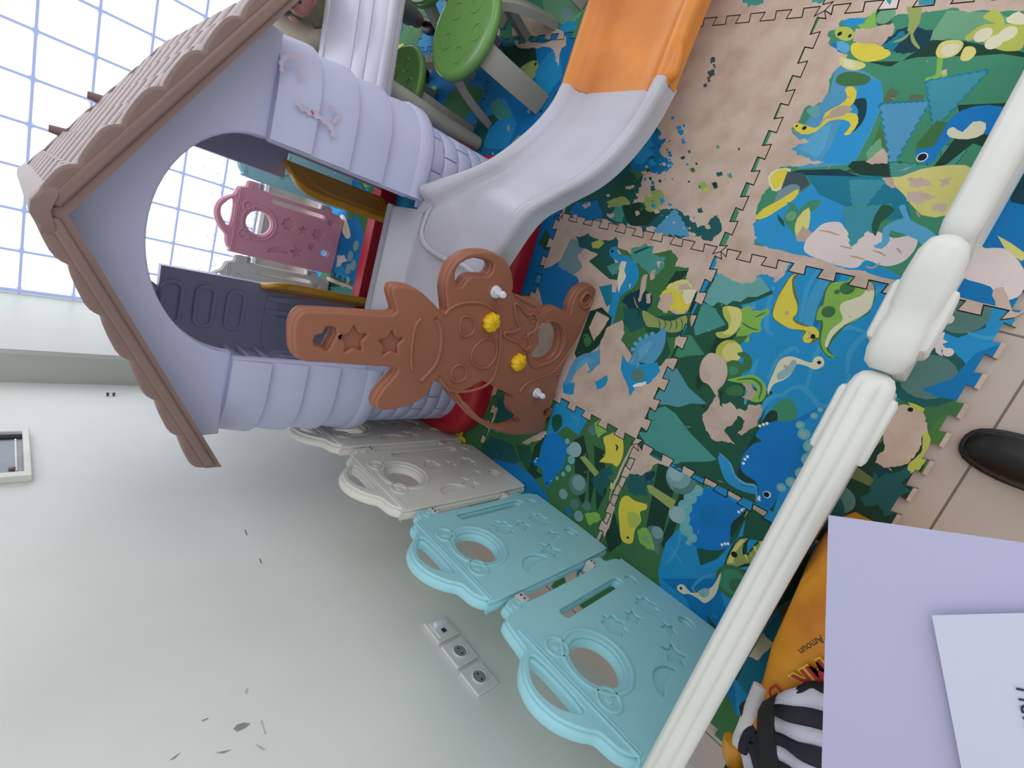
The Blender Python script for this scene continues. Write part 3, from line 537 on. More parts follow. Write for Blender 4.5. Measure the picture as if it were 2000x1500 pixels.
px('ddgreen', (1152, 608), (1175, 600), (1195, 620), (1190, 650), (1165, 680), (1128, 705), (1122, 690)); px('bare', (1165, 608), (1190, 622), (1176, 645), (1160, 665), (1150, 640), r=.004); px('mgreen', (1139, 655), (1148, 653), (1156, 668), (1144, 678), s=2); pc('eye', 1142, 658, .003, 8)
px('bare', (1185, 640), (1215, 625), (1220, 650), (1200, 690), (1175, 705), (1170, 680), r=.004)
px('sky', (1122, 702), (1145, 690), (1172, 684), (1172, 715), (1158, 732), (1140, 722), (1122, 745), (1108, 765), (1098, 750), r=.004); px('lblue', (1125, 715), (1145, 698), (1165, 705), (1150, 712), (1130, 728), s=2); px('bare', (1128, 722), (1146, 708), (1152, 722), (1138, 745), (1112, 752), r=.004); px('bare', (1140, 735), (1170, 712), (1212, 700), (1220, 740), (1180, 780), (1130, 775), r=.006)
px('blue', (1163, 745), (1188, 732), (1183, 752), (1165, 762), r=.004); px('blue', (1215, 690), (1232, 715), (1245, 712), (1285, 708), (1290, 725), (1270, 748), (1240, 758), (1230, 774), (1222, 745), (1212, 720), r=.003); pc('dstone', 1246, 733, .022); px('white', (1236, 752), (1262, 745), (1262, 750), (1238, 757), r=.002); px('blue', (1098, 752), (1122, 745), (1120, 770), (1100, 768), r=.003)
px('bare', (1020, 520), (1052, 470), (1062, 480), (1035, 570), (1010, 640), (990, 700), (980, 740), (1010, 620), r=.004)
# --- tile X[-1.2,-.6] Y[-.6,0]
rect('mgreen', -1.22, -.58, -.62, .02)
for q in [((1290, 880), (1330, 905), (1290, 1060), (1262, 1030)), ((1340, 930), (1350, 950), (1300, 1080), (1290, 1060)), ((1200, 1000), (1215, 1060), (1190, 1080), (1180, 1040))]: px('ddgreen', *q)
px('blue', (1285, 1115), (1300, 1060), (1332, 1025), (1345, 990), (1362, 955), (1420, 945), (1500, 985), (1690, 1112), (1560, 1250), (1440, 1400), (1380, 1215), (1290, 1150)); px('dblue', (1290, 1130), (1400, 1130), (1420, 1200), (1440, 1400), (1340, 1170))
for q in [((1330, 1050), (1318, 1080), (1302, 1100)), ((1310, 1070), (1325, 1090), (1330, 1100)), ((1345, 1015), (1330, 1040), (1325, 1060)), ((1400, 1120), (1370, 1130), (1350, 1150))]: stroke('wave', .004, *q)
px('dgreen', (1360, 1070), (1368, 1105), (1400, 1092), (1440, 1050), (1462, 1000), (1455, 985), (1420, 1015), (1395, 1075)); px('ddgreen', (1420, 1015), (1458, 985), (1462, 1002), (1432, 1045), (1425, 1050)); px('dgreen', (1460, 990), (1500, 985), (1560, 1030), (1500, 1060), (1450, 1050))
px('dino', (1395, 950), (1412, 955), (1430, 978), (1452, 982), (1458, 992), (1444, 1008), (1428, 1025), (1425, 1065), (1415, 1072), (1395, 1075), (1372, 1072), (1352, 1062), (1345, 1030), (1350, 990), (1368, 960), s=3); px('dblue', (1370, 990), (1395, 985), (1400, 1010), (1385, 1030), (1368, 1015), s=3)
for x, y, r in ((1362, 958, .016), (1348, 972, .019), (1338, 990, .021), (1334, 1012, .021), (1340, 1034, .019), (1352, 1050, .014), (1345, 1060, .008)): pc('spike', x, y, r, 12); stroke('gst', .002, (x-6, y+2), (x, y), (x+6, y-2))
for x, y in ((1443, 1000), (1449, 996), (1454, 992), (1410, 1064), (1416, 1062), (1422, 1062)): pc('white', x, y, .004, 8)
pc('dstone', 1330, 935, .045); pc('stone', 1325, 930, .036); pc('gst', 1320, 925, .022); pc('dstone', 1278, 1045, .028); pc('stone', 1284, 1040, .018); pc('dstone', 1278, 1072, .018); pc('gst', 1322, 1005, .024); pc('bare2', 1262, 900, .02)
px('yellow', (1213, 975), (1225, 968), (1240, 978), (1262, 985), (1262, 995), (1250, 1000), (1252, 1018), (1240, 1035), (1236, 1058), (1225, 1062), (1213, 1052), (1210, 1025), (1208, 998), s=3); px('ylime', (1225, 1000), (1248, 1005), (1248, 1025), (1230, 1030), s=2); pc('eye', 1226, 1050, .004, 8)
px('olive', (1262, 946), (1272, 948), (1320, 978), (1312, 996), (1268, 962)); px('dteal', (1225, 940), (1235, 925), (1245, 908), (1258, 915), (1262, 935), (1275, 930), (1278, 945), (1262, 955), (1262, 972), (1245, 970), (1228, 962), r=.008); px('ddteal', (1262, 925), (1278, 920), (1278, 932), (1262, 940), r=.004)
px('lime', (1245, 1035), (1262, 1030), (1272, 1045), (1278, 1075), (1262, 1072), (1250, 1060), r=.004); px('mgreen', (1240, 1080), (1275, 1075), (1290, 1095), (1282, 1115), (1255, 1110), r=.006); px('lgreen', (1250, 1050), (1265, 1045), (1270, 1065), r=.003)
px('ddgreen', (1414, 1103), (1420, 1085), (1432, 1060), (1445, 1048), (1466, 1050), (1460, 1060), (1458, 1082), (1476, 1060), (1500, 1048), (1525, 1062), (1500, 1140), (1480, 1120), (1462, 1106), (1448, 1108), (1435, 1112)); px('olive', (1418, 1102), (1424, 1085), (1436, 1062), (1447, 1052), (1462, 1052), (1452, 1062), (1450, 1080), (1458, 1088), (1478, 1064), (1500, 1052), (1520, 1064), (1498, 1132), (1482, 1115), (1462, 1100), (1448, 1104), (1435, 1108), s=2)
px('pyel', (1420, 1100), (1425, 1085), (1437, 1064), (1447, 1054), (1455, 1055), (1436, 1078), (1432, 1100)); pc('eye', 1434, 1083, .008, 12)
for q in [((1462, 1076), (1472, 1094), (1466, 1080)), ((1470, 1068), (1482, 1090), (1476, 1066)), ((1482, 1058), (1494, 1082), (1490, 1056)), ((1452, 1084), (1462, 1098), (1458, 1082))]: px('yellow', *q)
px('dgreen', (1440, 1110), (1480, 1118), (1500, 1135), (1460, 1170), (1435, 1165)); pc('mgreen', 1431, 1137, .045); pc('green', 1431, 1137, .034); pc('mgreen', 1440, 1145, .02)
px('cream', (1322, 1150), (1326, 1142), (1335, 1142), (1342, 1150), (1352, 1158), (1372, 1155), (1392, 1145), (1408, 1118), (1402, 1150), (1392, 1168), (1376, 1178), (1362, 1168), (1345, 1160), (1333, 1160), s=3); px('gst', (1362, 1156), (1380, 1148), (1386, 1158), (1375, 1168), s=2); pc('eye', 1330, 1149, .004, 8)
px('bare', (1235, 868), (1245, 860), (1262, 868), (1300, 885), (1330, 900), (1320, 912), (1285, 905), (1268, 920), (1248, 928), (1225, 920), (1215, 930), r=.006)
px('bare', (1420, 942), (1440, 950), (1500, 983), (1560, 1015), (1545, 1020), (1490, 990), (1440, 965), r=.004)
px('bare', (1176, 1030), (1195, 960), (1225, 900), (1245, 865), (1255, 875), (1235, 915), (1205, 970), (1190, 1030), (1180, 1050), r=.003)
px('tealb', (1440, 1330), (1480, 1240), (1560, 1160), (1640, 1130), (1600, 1300), (1500, 1420)); px('dgreen', (1380, 1200), (1420, 1250), (1470, 1260), (1440, 1330), (1400, 1300)); px('cream', (1440, 1240), (1480, 1225), (1510, 1255), (1480, 1290), (1455, 1280), r=.004); px('dgreen', (1530, 1090), (1590, 1080), (1620, 1100), (1560, 1160), (1500, 1200)); px('dolive', (1520, 1190), (1550, 1170), (1570, 1200), (1530, 1250), r=.004)
addp(rag([(-.57, -.62), (-.601, -.62), (-.606, -.4), (-.602, -.3), (-.61, -.15), (-.603, 0), (-.57, .0)], .004), 'bare'); addp(rag([(-1.23, .02), (-.57, .02), (-.57, -.001), (-.8, -.006), (-1.0, -.001), (-1.23, -.004)], .004), 'bare')
# --- tile X[-1.2,-.6] Y[0,.6]
rect('mgreen', -1.22, -.58, -.02, .62)
for q in [((1120, 860), (1140, 850), (1150, 900), (1140, 990), (1125, 960)), ((1160, 870), (1180, 880), (1185, 960), (1165, 1000)), ((1150, 920), (1165, 925), (1150, 1000))]: px('ddgreen', *q)
px('blue', (1080, 795), (1095, 780), (1145, 805), (1146, 822), (1130, 850), (1105, 832), (1085, 848), (1068, 850)); px('dgreen', (1078, 815), (1095, 810), (1098, 830), (1082, 845), s=2); stroke('wave', .004, (1115, 812), (1130, 820), (1125, 835))
px('bare', (1015, 865), (1045, 850), (1068, 842), (1058, 860), (1030, 868), r=.004)
px('ddgreen', (1030, 920), (1045, 870), (1065, 850), (1078, 850), (1055, 880), (1048, 920), (1062, 930), (1045, 935))
px('dino', (1068, 850), (1085, 846), (1098, 855), (1108, 872), (1105, 895), (1098, 915), (1085, 928), (1078, 945), (1068, 952), (1060, 935), (1058, 915), (1044, 908), (1042, 898), (1055, 890), (1056, 875), (1062, 860), s=3); pc('eye', 1068, 944, .004, 8)
for x, y, r in ((1108, 862, .010), (1113, 880, .015), (1116, 898, .015), (1110, 915, .012), (1100, 926, .009), (1088, 934, .007)): pc('spike', x, y, r, 12)
for x, y in ((1048, 895), (1046, 901), (1062, 852), (1066, 847)): pc('white', x, y, .003, 8)
px('dblue', (960, 890), (1010, 905), (1040, 930), (1065, 962), (1075, 985), (1040, 975), (980, 930)); px('dteal', (938, 872), (958, 852), (1000, 868), (1018, 900), (1000, 905), (950, 890), r=.004); px('dteal', (958, 800), (985, 770), (1005, 790), (1012, 820), (965, 818), r=.003); px('dgreen', (955, 820), (1012, 820), (1010, 830), (960, 832), r=.004); px('bare', (925, 880), (960, 760), (972, 800), (945, 865), (935, 890), r=.004)
px('dgreen', (1008, 868), (1035, 872), (1040, 900), (1030, 920), (1015, 895))
px('olive', (1132, 893), (1142, 890), (1172, 925), (1165, 935)); px('dteal', (1155, 935), (1172, 918), (1192, 910), (1200, 925), (1185, 935), (1200, 945), (1180, 955), (1175, 970), (1162, 955), r=.006)
pc('gst', 1123, 878, .026); pc('dstone', 1128, 946, .036); pc('stone', 1130, 943, .026); pc('stone', 1100, 965, .018); pc('dstone', 1122, 985, .018); pc('dstone', 1146, 988, .016); pc('stone', 1130, 1008, .018); pc('dstone', 1158, 840, .018)
px('yellow', (1178, 855), (1192, 848), (1206, 842), (1214, 850), (1218, 872), (1215, 895), (1205, 912), (1195, 905), (1170, 902), (1182, 890), (1182, 872), s=2); px('lime', (1160, 828), (1172, 816), (1182, 822), (1184, 845), (1168, 855), r=.004); stroke('eye', .003, (1202, 868), (1206, 874), (1203, 880))
px('lime', (1140, 1005), (1165, 1000), (1175, 1015), (1150, 1025), r=.006); px('yellow', (1192, 942), (1202, 945), (1200, 955), (1192, 955), r=.002); px('dblue', (1100, 985), (1118, 1000), (1112, 1010))
px('bare', (1245, 865), (1232, 872), (1205, 930), (1190, 970), (1180, 1030), (1195, 960), (1220, 905), r=.004)
px('bare', (1110, 1165), (1100, 1120), (1130, 1100), (1160, 1065), (1178, 1040), (1172, 1060), (1150, 1110), r=.01); px('blue', (1120, 1105), (1145, 1085), (1150, 1110), (1125, 1125), r=.008)
addp(rag([(-1.23, -.02), (-.57, -.02), (-.57, .004), (-.8, .008), (-1.0, .002), (-1.23, .006)], .004), 'bare')
# --- tiles behind (X 0 .. .6, Y .6 .. 1.2)
rect('dblue', -.02, .62, .58, 1.22)
px('blue', (950, 215), (985, 190), (1010, 240), (990, 290), (950, 290), (935, 260)); px('bare', (825, 210), (848, 172), (865, 180), (885, 205), (915, 225), (940, 240), (928, 285), (905, 275), (878, 262), (845, 238), r=.01); px('dteal', (930, 235), (958, 225), (975, 232), (955, 250), (940, 300), (920, 290), r=.006); px('teal', (955, 205), (975, 190), (1000, 225), (975, 235), r=.005)
px('ddgreen', (980, 90), (1045, 85), (1050, 130), (1020, 175), (990, 130)); px('olive', (1008, 140), (1040, 118), (1052, 125), (1045, 150), (1020, 165), s=2); pc('eye', 1046, 125, .006, 10); px('blue', (1045, 140), (1070, 105), (1090, 90), (1098, 150), (1075, 180), (1050, 195), r=.004); px('dgreen', (1060, 240), (1085, 180), (1100, 165), (1090, 220), (1060, 260)); px('mgreen', (1060, 235), (1068, 205), (1075, 215), (1065, 240)); px('olive', (995, 290), (1012, 265), (1038, 268), (1010, 300), s=2); pc('eye', 1057, 217, .005, 8)
px('bare', (1000, 80), (1060, 85), (1105, 70), (1108, 90), (1098, 92), (1090, 130), (1084, 105), (1075, 92), (1050, 95), (1010, 92), r=.005)
for x, y in ((1030, 220), (960, 300), (1040, 170), (990, 250)): px('bare', (x, y), (x+4, y-8), (x+6, y+6), r=.004)
px('dteal', (1105, 455), (1130, 425), (1180, 435), (1110, 440), r=.005)
# --- far right strip (X .6 .. 1.2)
rect('green', .58, 1.22, .58, 1.22); px('bare', (1000, 70), (1010, 20), (1035, 10), (1060, 40), (1100, 60), (1108, 80), r=.008); px('lgreen', (1060, 0), (1120, -30), (1140, 20), (1110, 50), (1075, 40), r=.008); px('stone', (1095, 25), (1110, 12), (1120, 25), (1105, 40), s=2); px('lime', (1068, 30), (1080, 24), (1080, 40), (1070, 42)); px('blue', (1092, 50), (1125, 40), (1125, 60), (1100, 62), r=.008)
rect('bare', .58, 1.22, -.02, .62); px('teal', (1445, -5), (1500, -20), (1490, 8), (1460, 14), (1450, 5), r=.008); px('teal', (1580, -20), (1625, -10), (1600, 8), (1585, 5), r=.005)
rect('bare', .58, 1.22, -.62, .02); px('bteal', (1795, -20), (1832, -20), (1830, 10), (1794, 10)); px('dgreen', (1900, -60), (2050, -60), (2010, 8), (1950, 5)); px('cloud', (1715, 16), (1760, 16), (1757, -20), (1720, -20)); px('bteal', (1730, 0), (1742, 0), (1738, 10))
CUR[0] = None
for i in range(90):
    x, y = rnd.uniform(-1.15, .6), rnd.uniform(-.58, .55); a = rnd.uniform(0, PI); l_ = rnd.uniform(.003, .012); w_ = rnd.uniform(.0006, .002)
    d = Vector((math.cos(a), math.sin(a))); n = Vector((-d.y, d.x)); c = Vector((x, y))
    addp(rag([tuple(c-d*l_), tuple(c+n*w_), tuple(c+d*l_), tuple(c-n*w_)], .001, 2), 'bare2' if i % 3 else 'bare')
# --- floor seen through the playhouse and generic tiles for the rest of the floor
GEN = [(-.6, .6), (-1.2, .6), (-.6, 1.2), (-1.2, 1.2), (0, 1.2), (.6, 1.2), (-.6, 1.8), (-1.2, 1.8), (0, 1.8), (.6, 1.8)]
for gx, gy in GEN:
    rect(rnd.choice(['blue', 'dblue', 'mgreen']), gx-.02, gx+.62, gy-.02, gy+.62)
    for k in range(26):
        cx, cy = gx+rnd.uniform(0, .6), gy+rnd.uniform(0, .6); R = rnd.uniform(.02, .13)*(1 if k < 12 else .5)
        n = rnd.randint(5, 9); a0 = rnd.uniform(0, 6)
        P = [(cx+R*rnd.uniform(.5, 1.2)*math.cos(a0+2*PI*i/n), cy+R*rnd.uniform(.5, 1.2)*math.sin(a0+2*PI*i/n)) for i in range(n)]
        c = rnd.choice(['dgreen', 'mgreen', 'blue', 'dblue', 'teal', 'dteal', 'blue', 'mgreen']) if k < 12 else rnd.choice(['cream', 'stone', 'lime', 'bare', 'bare', 'ylime', 'gst', 'tealb', 'ddgreen', 'cloud', 'grass'])
        addp(rag(P, .006) if c in ('bare', 'teal', 'dteal') else smooth2(P, 3), c)
CUR[0] = None
px('dblue', (650, 420), (690, 400), (722, 430), (712, 520), (690, 560), (660, 500)); px('cream', (665, 420), (675, 425), (685, 460), (675, 465), (664, 440), s=2); px('mgreen', (675, 405), (700, 412), (690, 430), (680, 425)); px('cloud', (658, 500), (672, 498), (680, 510), (665, 515), r=.006)
for x, y in ((684, 500), (690, 518), (680, 525), (695, 480)): pc('stone', x, y, .03)
px('teal', (645, 560), (690, 560), (690, 600), (650, 590)); px('mgreen', (690, 400), (740, 410), (745, 440), (715, 470), (705, 440)); px('bare', (638, 540), (690, 560), (688, 566), (640, 548), r=.005)

def seam(n, amp=.021):
    """one jigsaw edge from 0 to 1 (x) with dovetail tabs in +-y, in metres for a .6 m side"""
    P = [(0, 0)]; p = .6/n
    for i in range(n):
        x = i*p; w = p*.5; a = p*.25
        P += [(x+a-.002, -amp/2), (x+a-.002, -amp/2)] if False else []
        P += [(x+a+.0022, -amp/2), (x+a-.0022, amp/2), (x+a+w+.0022, amp/2), (x+a+w-.0022, -amp/2)]
    P.append((.6, 0))
    return P
SE = seam(9)
def tile_outline(x0, y0):
    """all seams share the same line, so neighbours interlock; inset .9 mm leaves the dark joint"""
    P = []
    B = [(x0+a, y0+b) for a, b in SE]; T = [(x0+a, y0+.6+b) for a, b in SE]
    Lf = [(x0+b, y0+a) for a, b in SE]; Rt = [(x0+.6+b, y0+a) for a, b in SE]
    P = B[:-1]+Rt[:-1]+list(reversed(T))[:-1]+list(reversed(Lf))[:-1]
    out = []; n = len(P); g = .0013
    for i in range(n):
        a, b, c = Vector(P[i-1]), Vector(P[i]), Vector(P[(i+1) % n])
        d1 = (b-a).normalized(); d2 = (c-b).normalized()
        n1 = Vector((-d1.y, d1.x)); n2 = Vector((-d2.y, d2.x))
        k = 1+n1.dot(n2)
        q = b+(n1+n2)*(g/max(k, .3))
        out.append((q.x, q.y))
    return out
def inside(P, x, y):
    c = False; j = len(P)-1
    for i in range(len(P)):
        xi, yi = P[i]; xj, yj = P[j]
        if (yi > y) != (yj > y) and x < (xj-xi)*(y-yi)/(yj-yi)+xi: c = not c
        j = i
    return c
def make_tile(x0, y0, label):
    O = tile_outline(x0, y0); bx = (x0-.03, x0+.63, y0-.03, y0+.63)
    L = [p for p in PR if (p[6] is None or p[6] == (round(x0, 2), round(y0, 2))) and p[0] < bx[1] and p[1] > bx[0] and p[2] < bx[3] and p[3] > bx[2]]
    verts = [Vector(p) for p in O]; faces = [list(range(len(O)))]
    for p in L:
        k = len(verts); verts += [Vector(q) for q in p[4]]; faces.append(list(range(k, k+len(p[4]))))
    edges = []
    for f in faces:
        for i in range(len(f)): edges.append((f[i], f[(i+1) % len(f)]))
    vs, es, fs, _, _, _ = delaunay_2d_cdt(verts, edges, [], 0, 1e-5)
    bm = bmesh.new(); bv = [None]*len(vs)
    e = bmesh.new()
    for f in fs:
        cx = sum(vs[i].x for i in f)/len(f); cy = sum(vs[i].y for i in f)/len(f)
        if not inside(O, cx, cy): continue
        ci = KEYS.index('bare')
        for p in reversed(L):
            if p[0] <= cx <= p[1] and p[2] <= cy <= p[3] and inside(p[4], cx, cy): ci = p[5]; break
        V = []
        for i in f:
            if bv[i] is None: bv[i] = bm.verts.new((vs[i].x-x0, vs[i].y-y0, 0))
            V.append(bv[i])
        try: nf = bm.faces.new(V); nf.material_index = ci
        except ValueError: pass
    bmesh.ops.recalc_face_normals(bm, faces=bm.faces)
    for f in bm.faces:
        if f.normal.z < 0: f.normal_flip()
    n = len(O)
    top = [bm.verts.new((p[0]-x0, p[1]-y0, 0)) for p in O]; bot = [bm.verts.new((p[0]-x0, p[1]-y0, ZF+.0002)) for p in O]
    for i in range(n):
        f = bm.faces.new((bot[i], bot[(i+1) % n], top[(i+1) % n], top[i])); f.material_index = edge_i
    used = sorted({f.material_index for f in bm.faces}); rm = {u: k for k, u in enumerate(used)}
    for f in bm.faces: f.material_index = rm[f.material_index]
    o = obj('foam_mat', bm, [FM[u] for u in used], smooth=False, loc=(x0, y0, 0))
    tag(o, label, 'foam mat', 'interlocking foam floor mats')
TL = {(-.6, -.6): 'foam mat with a blue lake and yellow and green swimming dinosaurs beside the near fence',
      (0, -.6): 'foam mat printed with fir trees, hill and a pinkish cloud, at the upper right',
      (0, 0): 'nearly bare worn beige foam mat beside the orange slide end',
      (-.6, 0): 'worn foam mat in front of the brown toy board, with a long-necked blue dinosaur',
      (-1.2, -.6): 'foam mat with a yellow lizard and big blue dinosaur beside the nearest aqua fence panel',
      (-1.2, 0): 'foam mat with a blue spiked dinosaur and grey stones beside the second aqua panel',
      (0, .6): 'blue foam mat with a beige bald patch under the round green stool',
      (.6, .6): 'foam mat with pale leaves and stones at the top edge behind the slide',
      (.6, 0): 'bare beige foam mat at the top edge right of the orange slide',
      (.6, -.6): 'foam mat of which only the coloured teeth show at the upper right corner',
      (-.6, .6): 'foam mat mostly hidden under the playhouse floor, behind the slide',
      (-1.2, .6): 'foam mat between the playhouse and the grey fence panels',
      (-.6, 1.2): 'foam mat under the rear of the playhouse',
      (-1.2, 1.2): 'foam mat left of the playhouse rear corner',
      (0, 1.2): 'foam mat under the pale table',
      (.6, 1.2): 'foam mat right of the pale table at the top edge',
      (-.6, 1.8): 'foam mat seen through the playhouse doorway in front of the pink fence panel',
      (-1.2, 1.8): 'foam mat in the far left corner of the play area',
      (0, 1.8): 'foam mat behind the playhouse in front of the far aqua panel',
      (.6, 1.8): 'foam mat in the far right, behind the seated child'}
for (x0, y0), lb in TL.items(): make_tile(x0, y0, lb)

# ------------------------------------------------------------------ fence panels
def fence_panel(name, mt, rootloc, rz, label, group, width=.345, ext=0.0):
    """local: x along the panel (0..width), z up, front face towards -y"""
    e = empty(name, rootloc, rz)
    W = width; T = .034
    M = Matrix(((1, 0, 0, 0), (0, 0, 1, 0), (0, 1, 0, 0), (0, 0, 0, 1)))   # local (x,y)->(x,z), thickness->y
    M = Matrix(((1, 0, 0, 0), (0, 0, -1, 0), (0, 1, 0, 0), (0, 0, 0, 1)))
    W2 = W+ext
    out = [(.03, .0), (W2-.045, .0), (W2-.02, .012), (W2-.006, .035), (W2, .075), (W2+.018, .078), (W2+.024, .10), (W2+.018, .125), (W2-.002, .13), (W2-.004, .28), (W2-.002, .452),
           (W2+.018, .456), (W2+.024, .485), (W2+.016, .515), (W2-.01, .52), (W2-.022, .552), (W-.06, .566), (W-.075, .585), (W-.105, .618), (W-.15, .634), (W-.20, .626), (W-.24, .60), (W-.258, .580),
           (.075, .573), (.040, .566), (.014, .545), (.001, .512), (.0, .06), (.010, .022)]
    slot = rrect(W-.050, .115, W-.030, .395, .0095); hole = circ(.178, .432, .058, 36)
    hand = smooth2([(W-.212, .562), (W-.19, .592), (W-.15, .606), (W-.115, .592), (W-.092, .562)], 4)
    small = circ(.112, .07, .017, 20)
    fl1 = flower(.215, .292, .030); fl2 = flower(.205, .128, .030); st1 = star(.082, .222, .036, .018, rot=.3); st2 = star(.205, .212, .026, .013, rot=.2); st3 = star(.13, .148, .024, .012, rot=.9)
    mn = moon(.045, .315, .055, .15)
    rec = circ(.288, .072, .017, 20)
    outer = smooth2(out, 3)
    bm = bmesh.new()
    plate(bm, [outer, slot, hole, hand, small], T-.008, .010, M @ Matrix.Translation((0, 0, -.004)), 3)
    inner = [(x*.985+.003, z*.985+.003) for x, z in outer]
    plate(bm, [inner, [(x, z) for x, z in rrect(W-.056, .111, W-.028, .399, .013)], circ(.178, .432, .064, 36), smooth2([(W-.218, .556), (W-.195, .597), (W-.15, .612), (W-.11, .597), (W-.086, .556)], 4), circ(.112, .07, .022, 20), fl1, fl2, st1, st2, st3, mn, rec], .009, .003, M @ Matrix.Translation((0, 0, T/2-.004)), 2)
    # raised bear-head ring, ears, the double rail line below the handle
    plate(bm, [circ(.178, .432, .086, 40), circ(.178, .432, .076, 40)], .008, .003, M @ Matrix.Translation((0, 0, T/2+.001)), 2)
    for s in (-1, 1):
        plate(bm, [circ(.178+s*.070, .494, .030, 24), circ(.178+s*.070, .494, .021, 24)], .008, .003, M @ Matrix.Translation((0, 0, T/2+.001)), 2)
        plate(bm, [circ(.178+s*.070, .494, .010, 16)], .008, .003, M @ Matrix.Translation((0, 0, T/2)), 2)
    for zz in (.532, .541): plate(bm, [rrect(.012, zz-.0025, W-.02, zz+.0025, .002, 3)], .006, .002, M @ Matrix.Translation((0, 0, T/2+.001)), 1)
    plate(bm, [circ(W2-.002, .487, .012, 18), circ(W2-.002, .487, .008, 18)], .006, .002, M @ Matrix.Translation((0, 0, T/2+.001)), 1)
    obj('panel_board', bm, mt, e)
    for z in (.487, .104):
        bm = bmesh.new(); box(bm, W2-.004, W2+.025, -.019, .016, z-.018-(.03 if z > .3 else -.03), z+.012-(.03 if z > .3 else -.03), bev=.004)
        h = obj('hinge', bm, hinge_m, e)
        bm = bmesh.new()
        for k in (-1, 1): cyl(bm, (W2+.010+k*.006, -.0185, z-.003-(.03 if z > .3 else -.03)), (W2+.010+k*.006, -.0202, z-.003-(.03 if z > .3 else -.03)), .0028, .0028, 10)
        hh = obj('hinge_screw', bm, dark_m, h)
    tag(e, label, 'fence panel', group)
    return e
# along the left wall (front face towards +X): local x -> +Y, local -y -> +X
FX = -.965; r90 = PI/2
G = 'play fence panels around the mats'
fence_panel('fence_panel', cyan_m, (FX, -.458, 0), r90, 'nearest aqua fence panel with bear-face cut-out, beside the wall sockets, meeting the white fence', G, ext=.034)
fence_panel('fence_panel', cyan_m, (FX, -.052, 0), r90, 'second aqua fence panel along the left wall, between the nearest aqua and the grey one', G)
fence_panel('fence_panel', grey_m, (FX, .322, 0), r90, 'grey fence panel next to the aqua pair along the left wall', G)
fence_panel('fence_panel', grey_m, (FX, .697, 0), r90+.11, 'grey fence panel half hidden behind the playhouse left side', G)
# back row (front face towards -Y)
fence_panel('fence_panel', pink_m, (-.610, 2.15, 0), 0, 'pink fence panel seen through the playhouse doorway', G)
fence_panel('fence_panel', grey_m, (-.984, 2.15, 0), 0, 'cream-grey fence panel left of the pink one, seen through the playhouse doorway', G)
fence_panel('fence_panel', cyan_m, (-.236, 2.15, 0), 0, 'aqua fence panel right of the pink one, behind the playhouse', G)
# near row: white fence whose top edge crosses the photo
NY = -.487
def near_panel(x0, x1, label, grooves=True, z1=.645, wy=.0235):
    e = empty('fence_panel', (x0, NY, 0)); W = x1-x0
    M = Matrix(((1, 0, 0, 0), (0, 0, -1, 0), (0, 1, 0, 0), (0, 0, 0, 1)))
    bm = bmesh.new()
    plate(bm, [rrect(0.01, 0, W-.01, z1-.03, .03), rrect(.06, .12, .08, .48, .009), circ(W/2, .40, .055), rrect(W-.08, .12, W-.06, .48, .009)], .024, .008, M, 2)
    obj('panel_board', bm, white_m, e)
    bm = bmesh.new()
    xs_ = [0, .004, .012, .024, W*.2, W*.33, W*.5, W*.67, W*.8, W-.024, W-.012, W-.004, W]
    ks = [.35, .7, .9, 1, 1, 1, 1, 1, 1, 1, .9, .7, .35]
    rings = []
    n = 48
    for i, (x, k) in enumerate(zip(xs_, ks)):
        r_ = []
        bulge = .004*math.sin(PI*(x/W))*2 if grooves else 0
        for j in range(n):
            a = 2*PI*j/n; cy, cz = math.cos(a), math.sin(a)
            wz = .030
            sx = abs(cy)**.75*(1 if cy > 0 else -1); sz = abs(cz)**.75*(1 if cz > 0 else -1)
            g = 1.0
            if grooves and cz > .2 and .02 < x < W-.02:
                for yy in (-.28, .42):
                    g -= .17*math.exp(-((cy-yy)/.10)**2)
            r_.append((x, sx*wy*k*g, z1-.03+sz*wz*k*g+bulge))
        rings.append(r_)
    loft(bm, rings); bmesh.ops.recalc_face_normals(bm, faces=bm.faces)
    obj('top_rail', bm, white_m, e, angle=60)
    tag(e, label, 'fence panel', G)
    return e
ea = near_panel(-.042, .60, 'white near fence panel with a plain smooth top rail, toward the upper right corner', False, .64, .0175)
ed = near_panel(-.93, -.198, 'long white near fence panel with a grooved top rail, beside the orange bag', True, .65)
# latch section between the two
e = empty('gate_latch', (-.12, NY, 0))
bm = bmesh.new()
rings = []
for x, wy, z0, z1 in ((-.076, .012, .60, .640), (-.070, .020, .59, .652), (-.055, .0235, .585, .660), (-.03, .0235, .585, .662), (-.012, .0215, .585, .660), (.0, .0235, .585, .664), (.03, .0245, .585, .676), (.058, .0225, .59, .680), (.070, .018, .60, .674), (.076, .010, .61, .662)):
    r_ = []
    for j in range(20):
        a = 2*PI*j/20; c, s_ = math.cos(a), math.sin(a)
        r_.append((x, wy*abs(c)**.7*(1 if c > 0 else -1), (z0+z1)/2+(z1-z0)/2*abs(s_)**.7*(1 if s_ > 0 else -1)))
    rings.append(r_)
loft(bm, rings); bmesh.ops.recalc_face_normals(bm, faces=bm.faces); obj('latch_cap', bm, white_m, e, angle=60)
bm = bmesh.new(); box(bm, -.045, .03, -.031, .031, .50, .635, bev=.008); obj('latch_block', bm, white_m, e)
bm = bmesh.new(); box(bm, -.062, .060, -.012, .012, 0, .60, bev=.006); obj('latch_post', bm, white_m, e)
tag(e, 'white rounded gate latch joining the two near white fence panels', 'latch')
for dx in (.0,):
    bm = bmesh.new(); box(bm, .03, .12, -.031, .031, .58, .628, bev=.008)
    o = obj('hinge_bracket', bm, white_m, ed); o.location = (.738-.15, 0, 0)

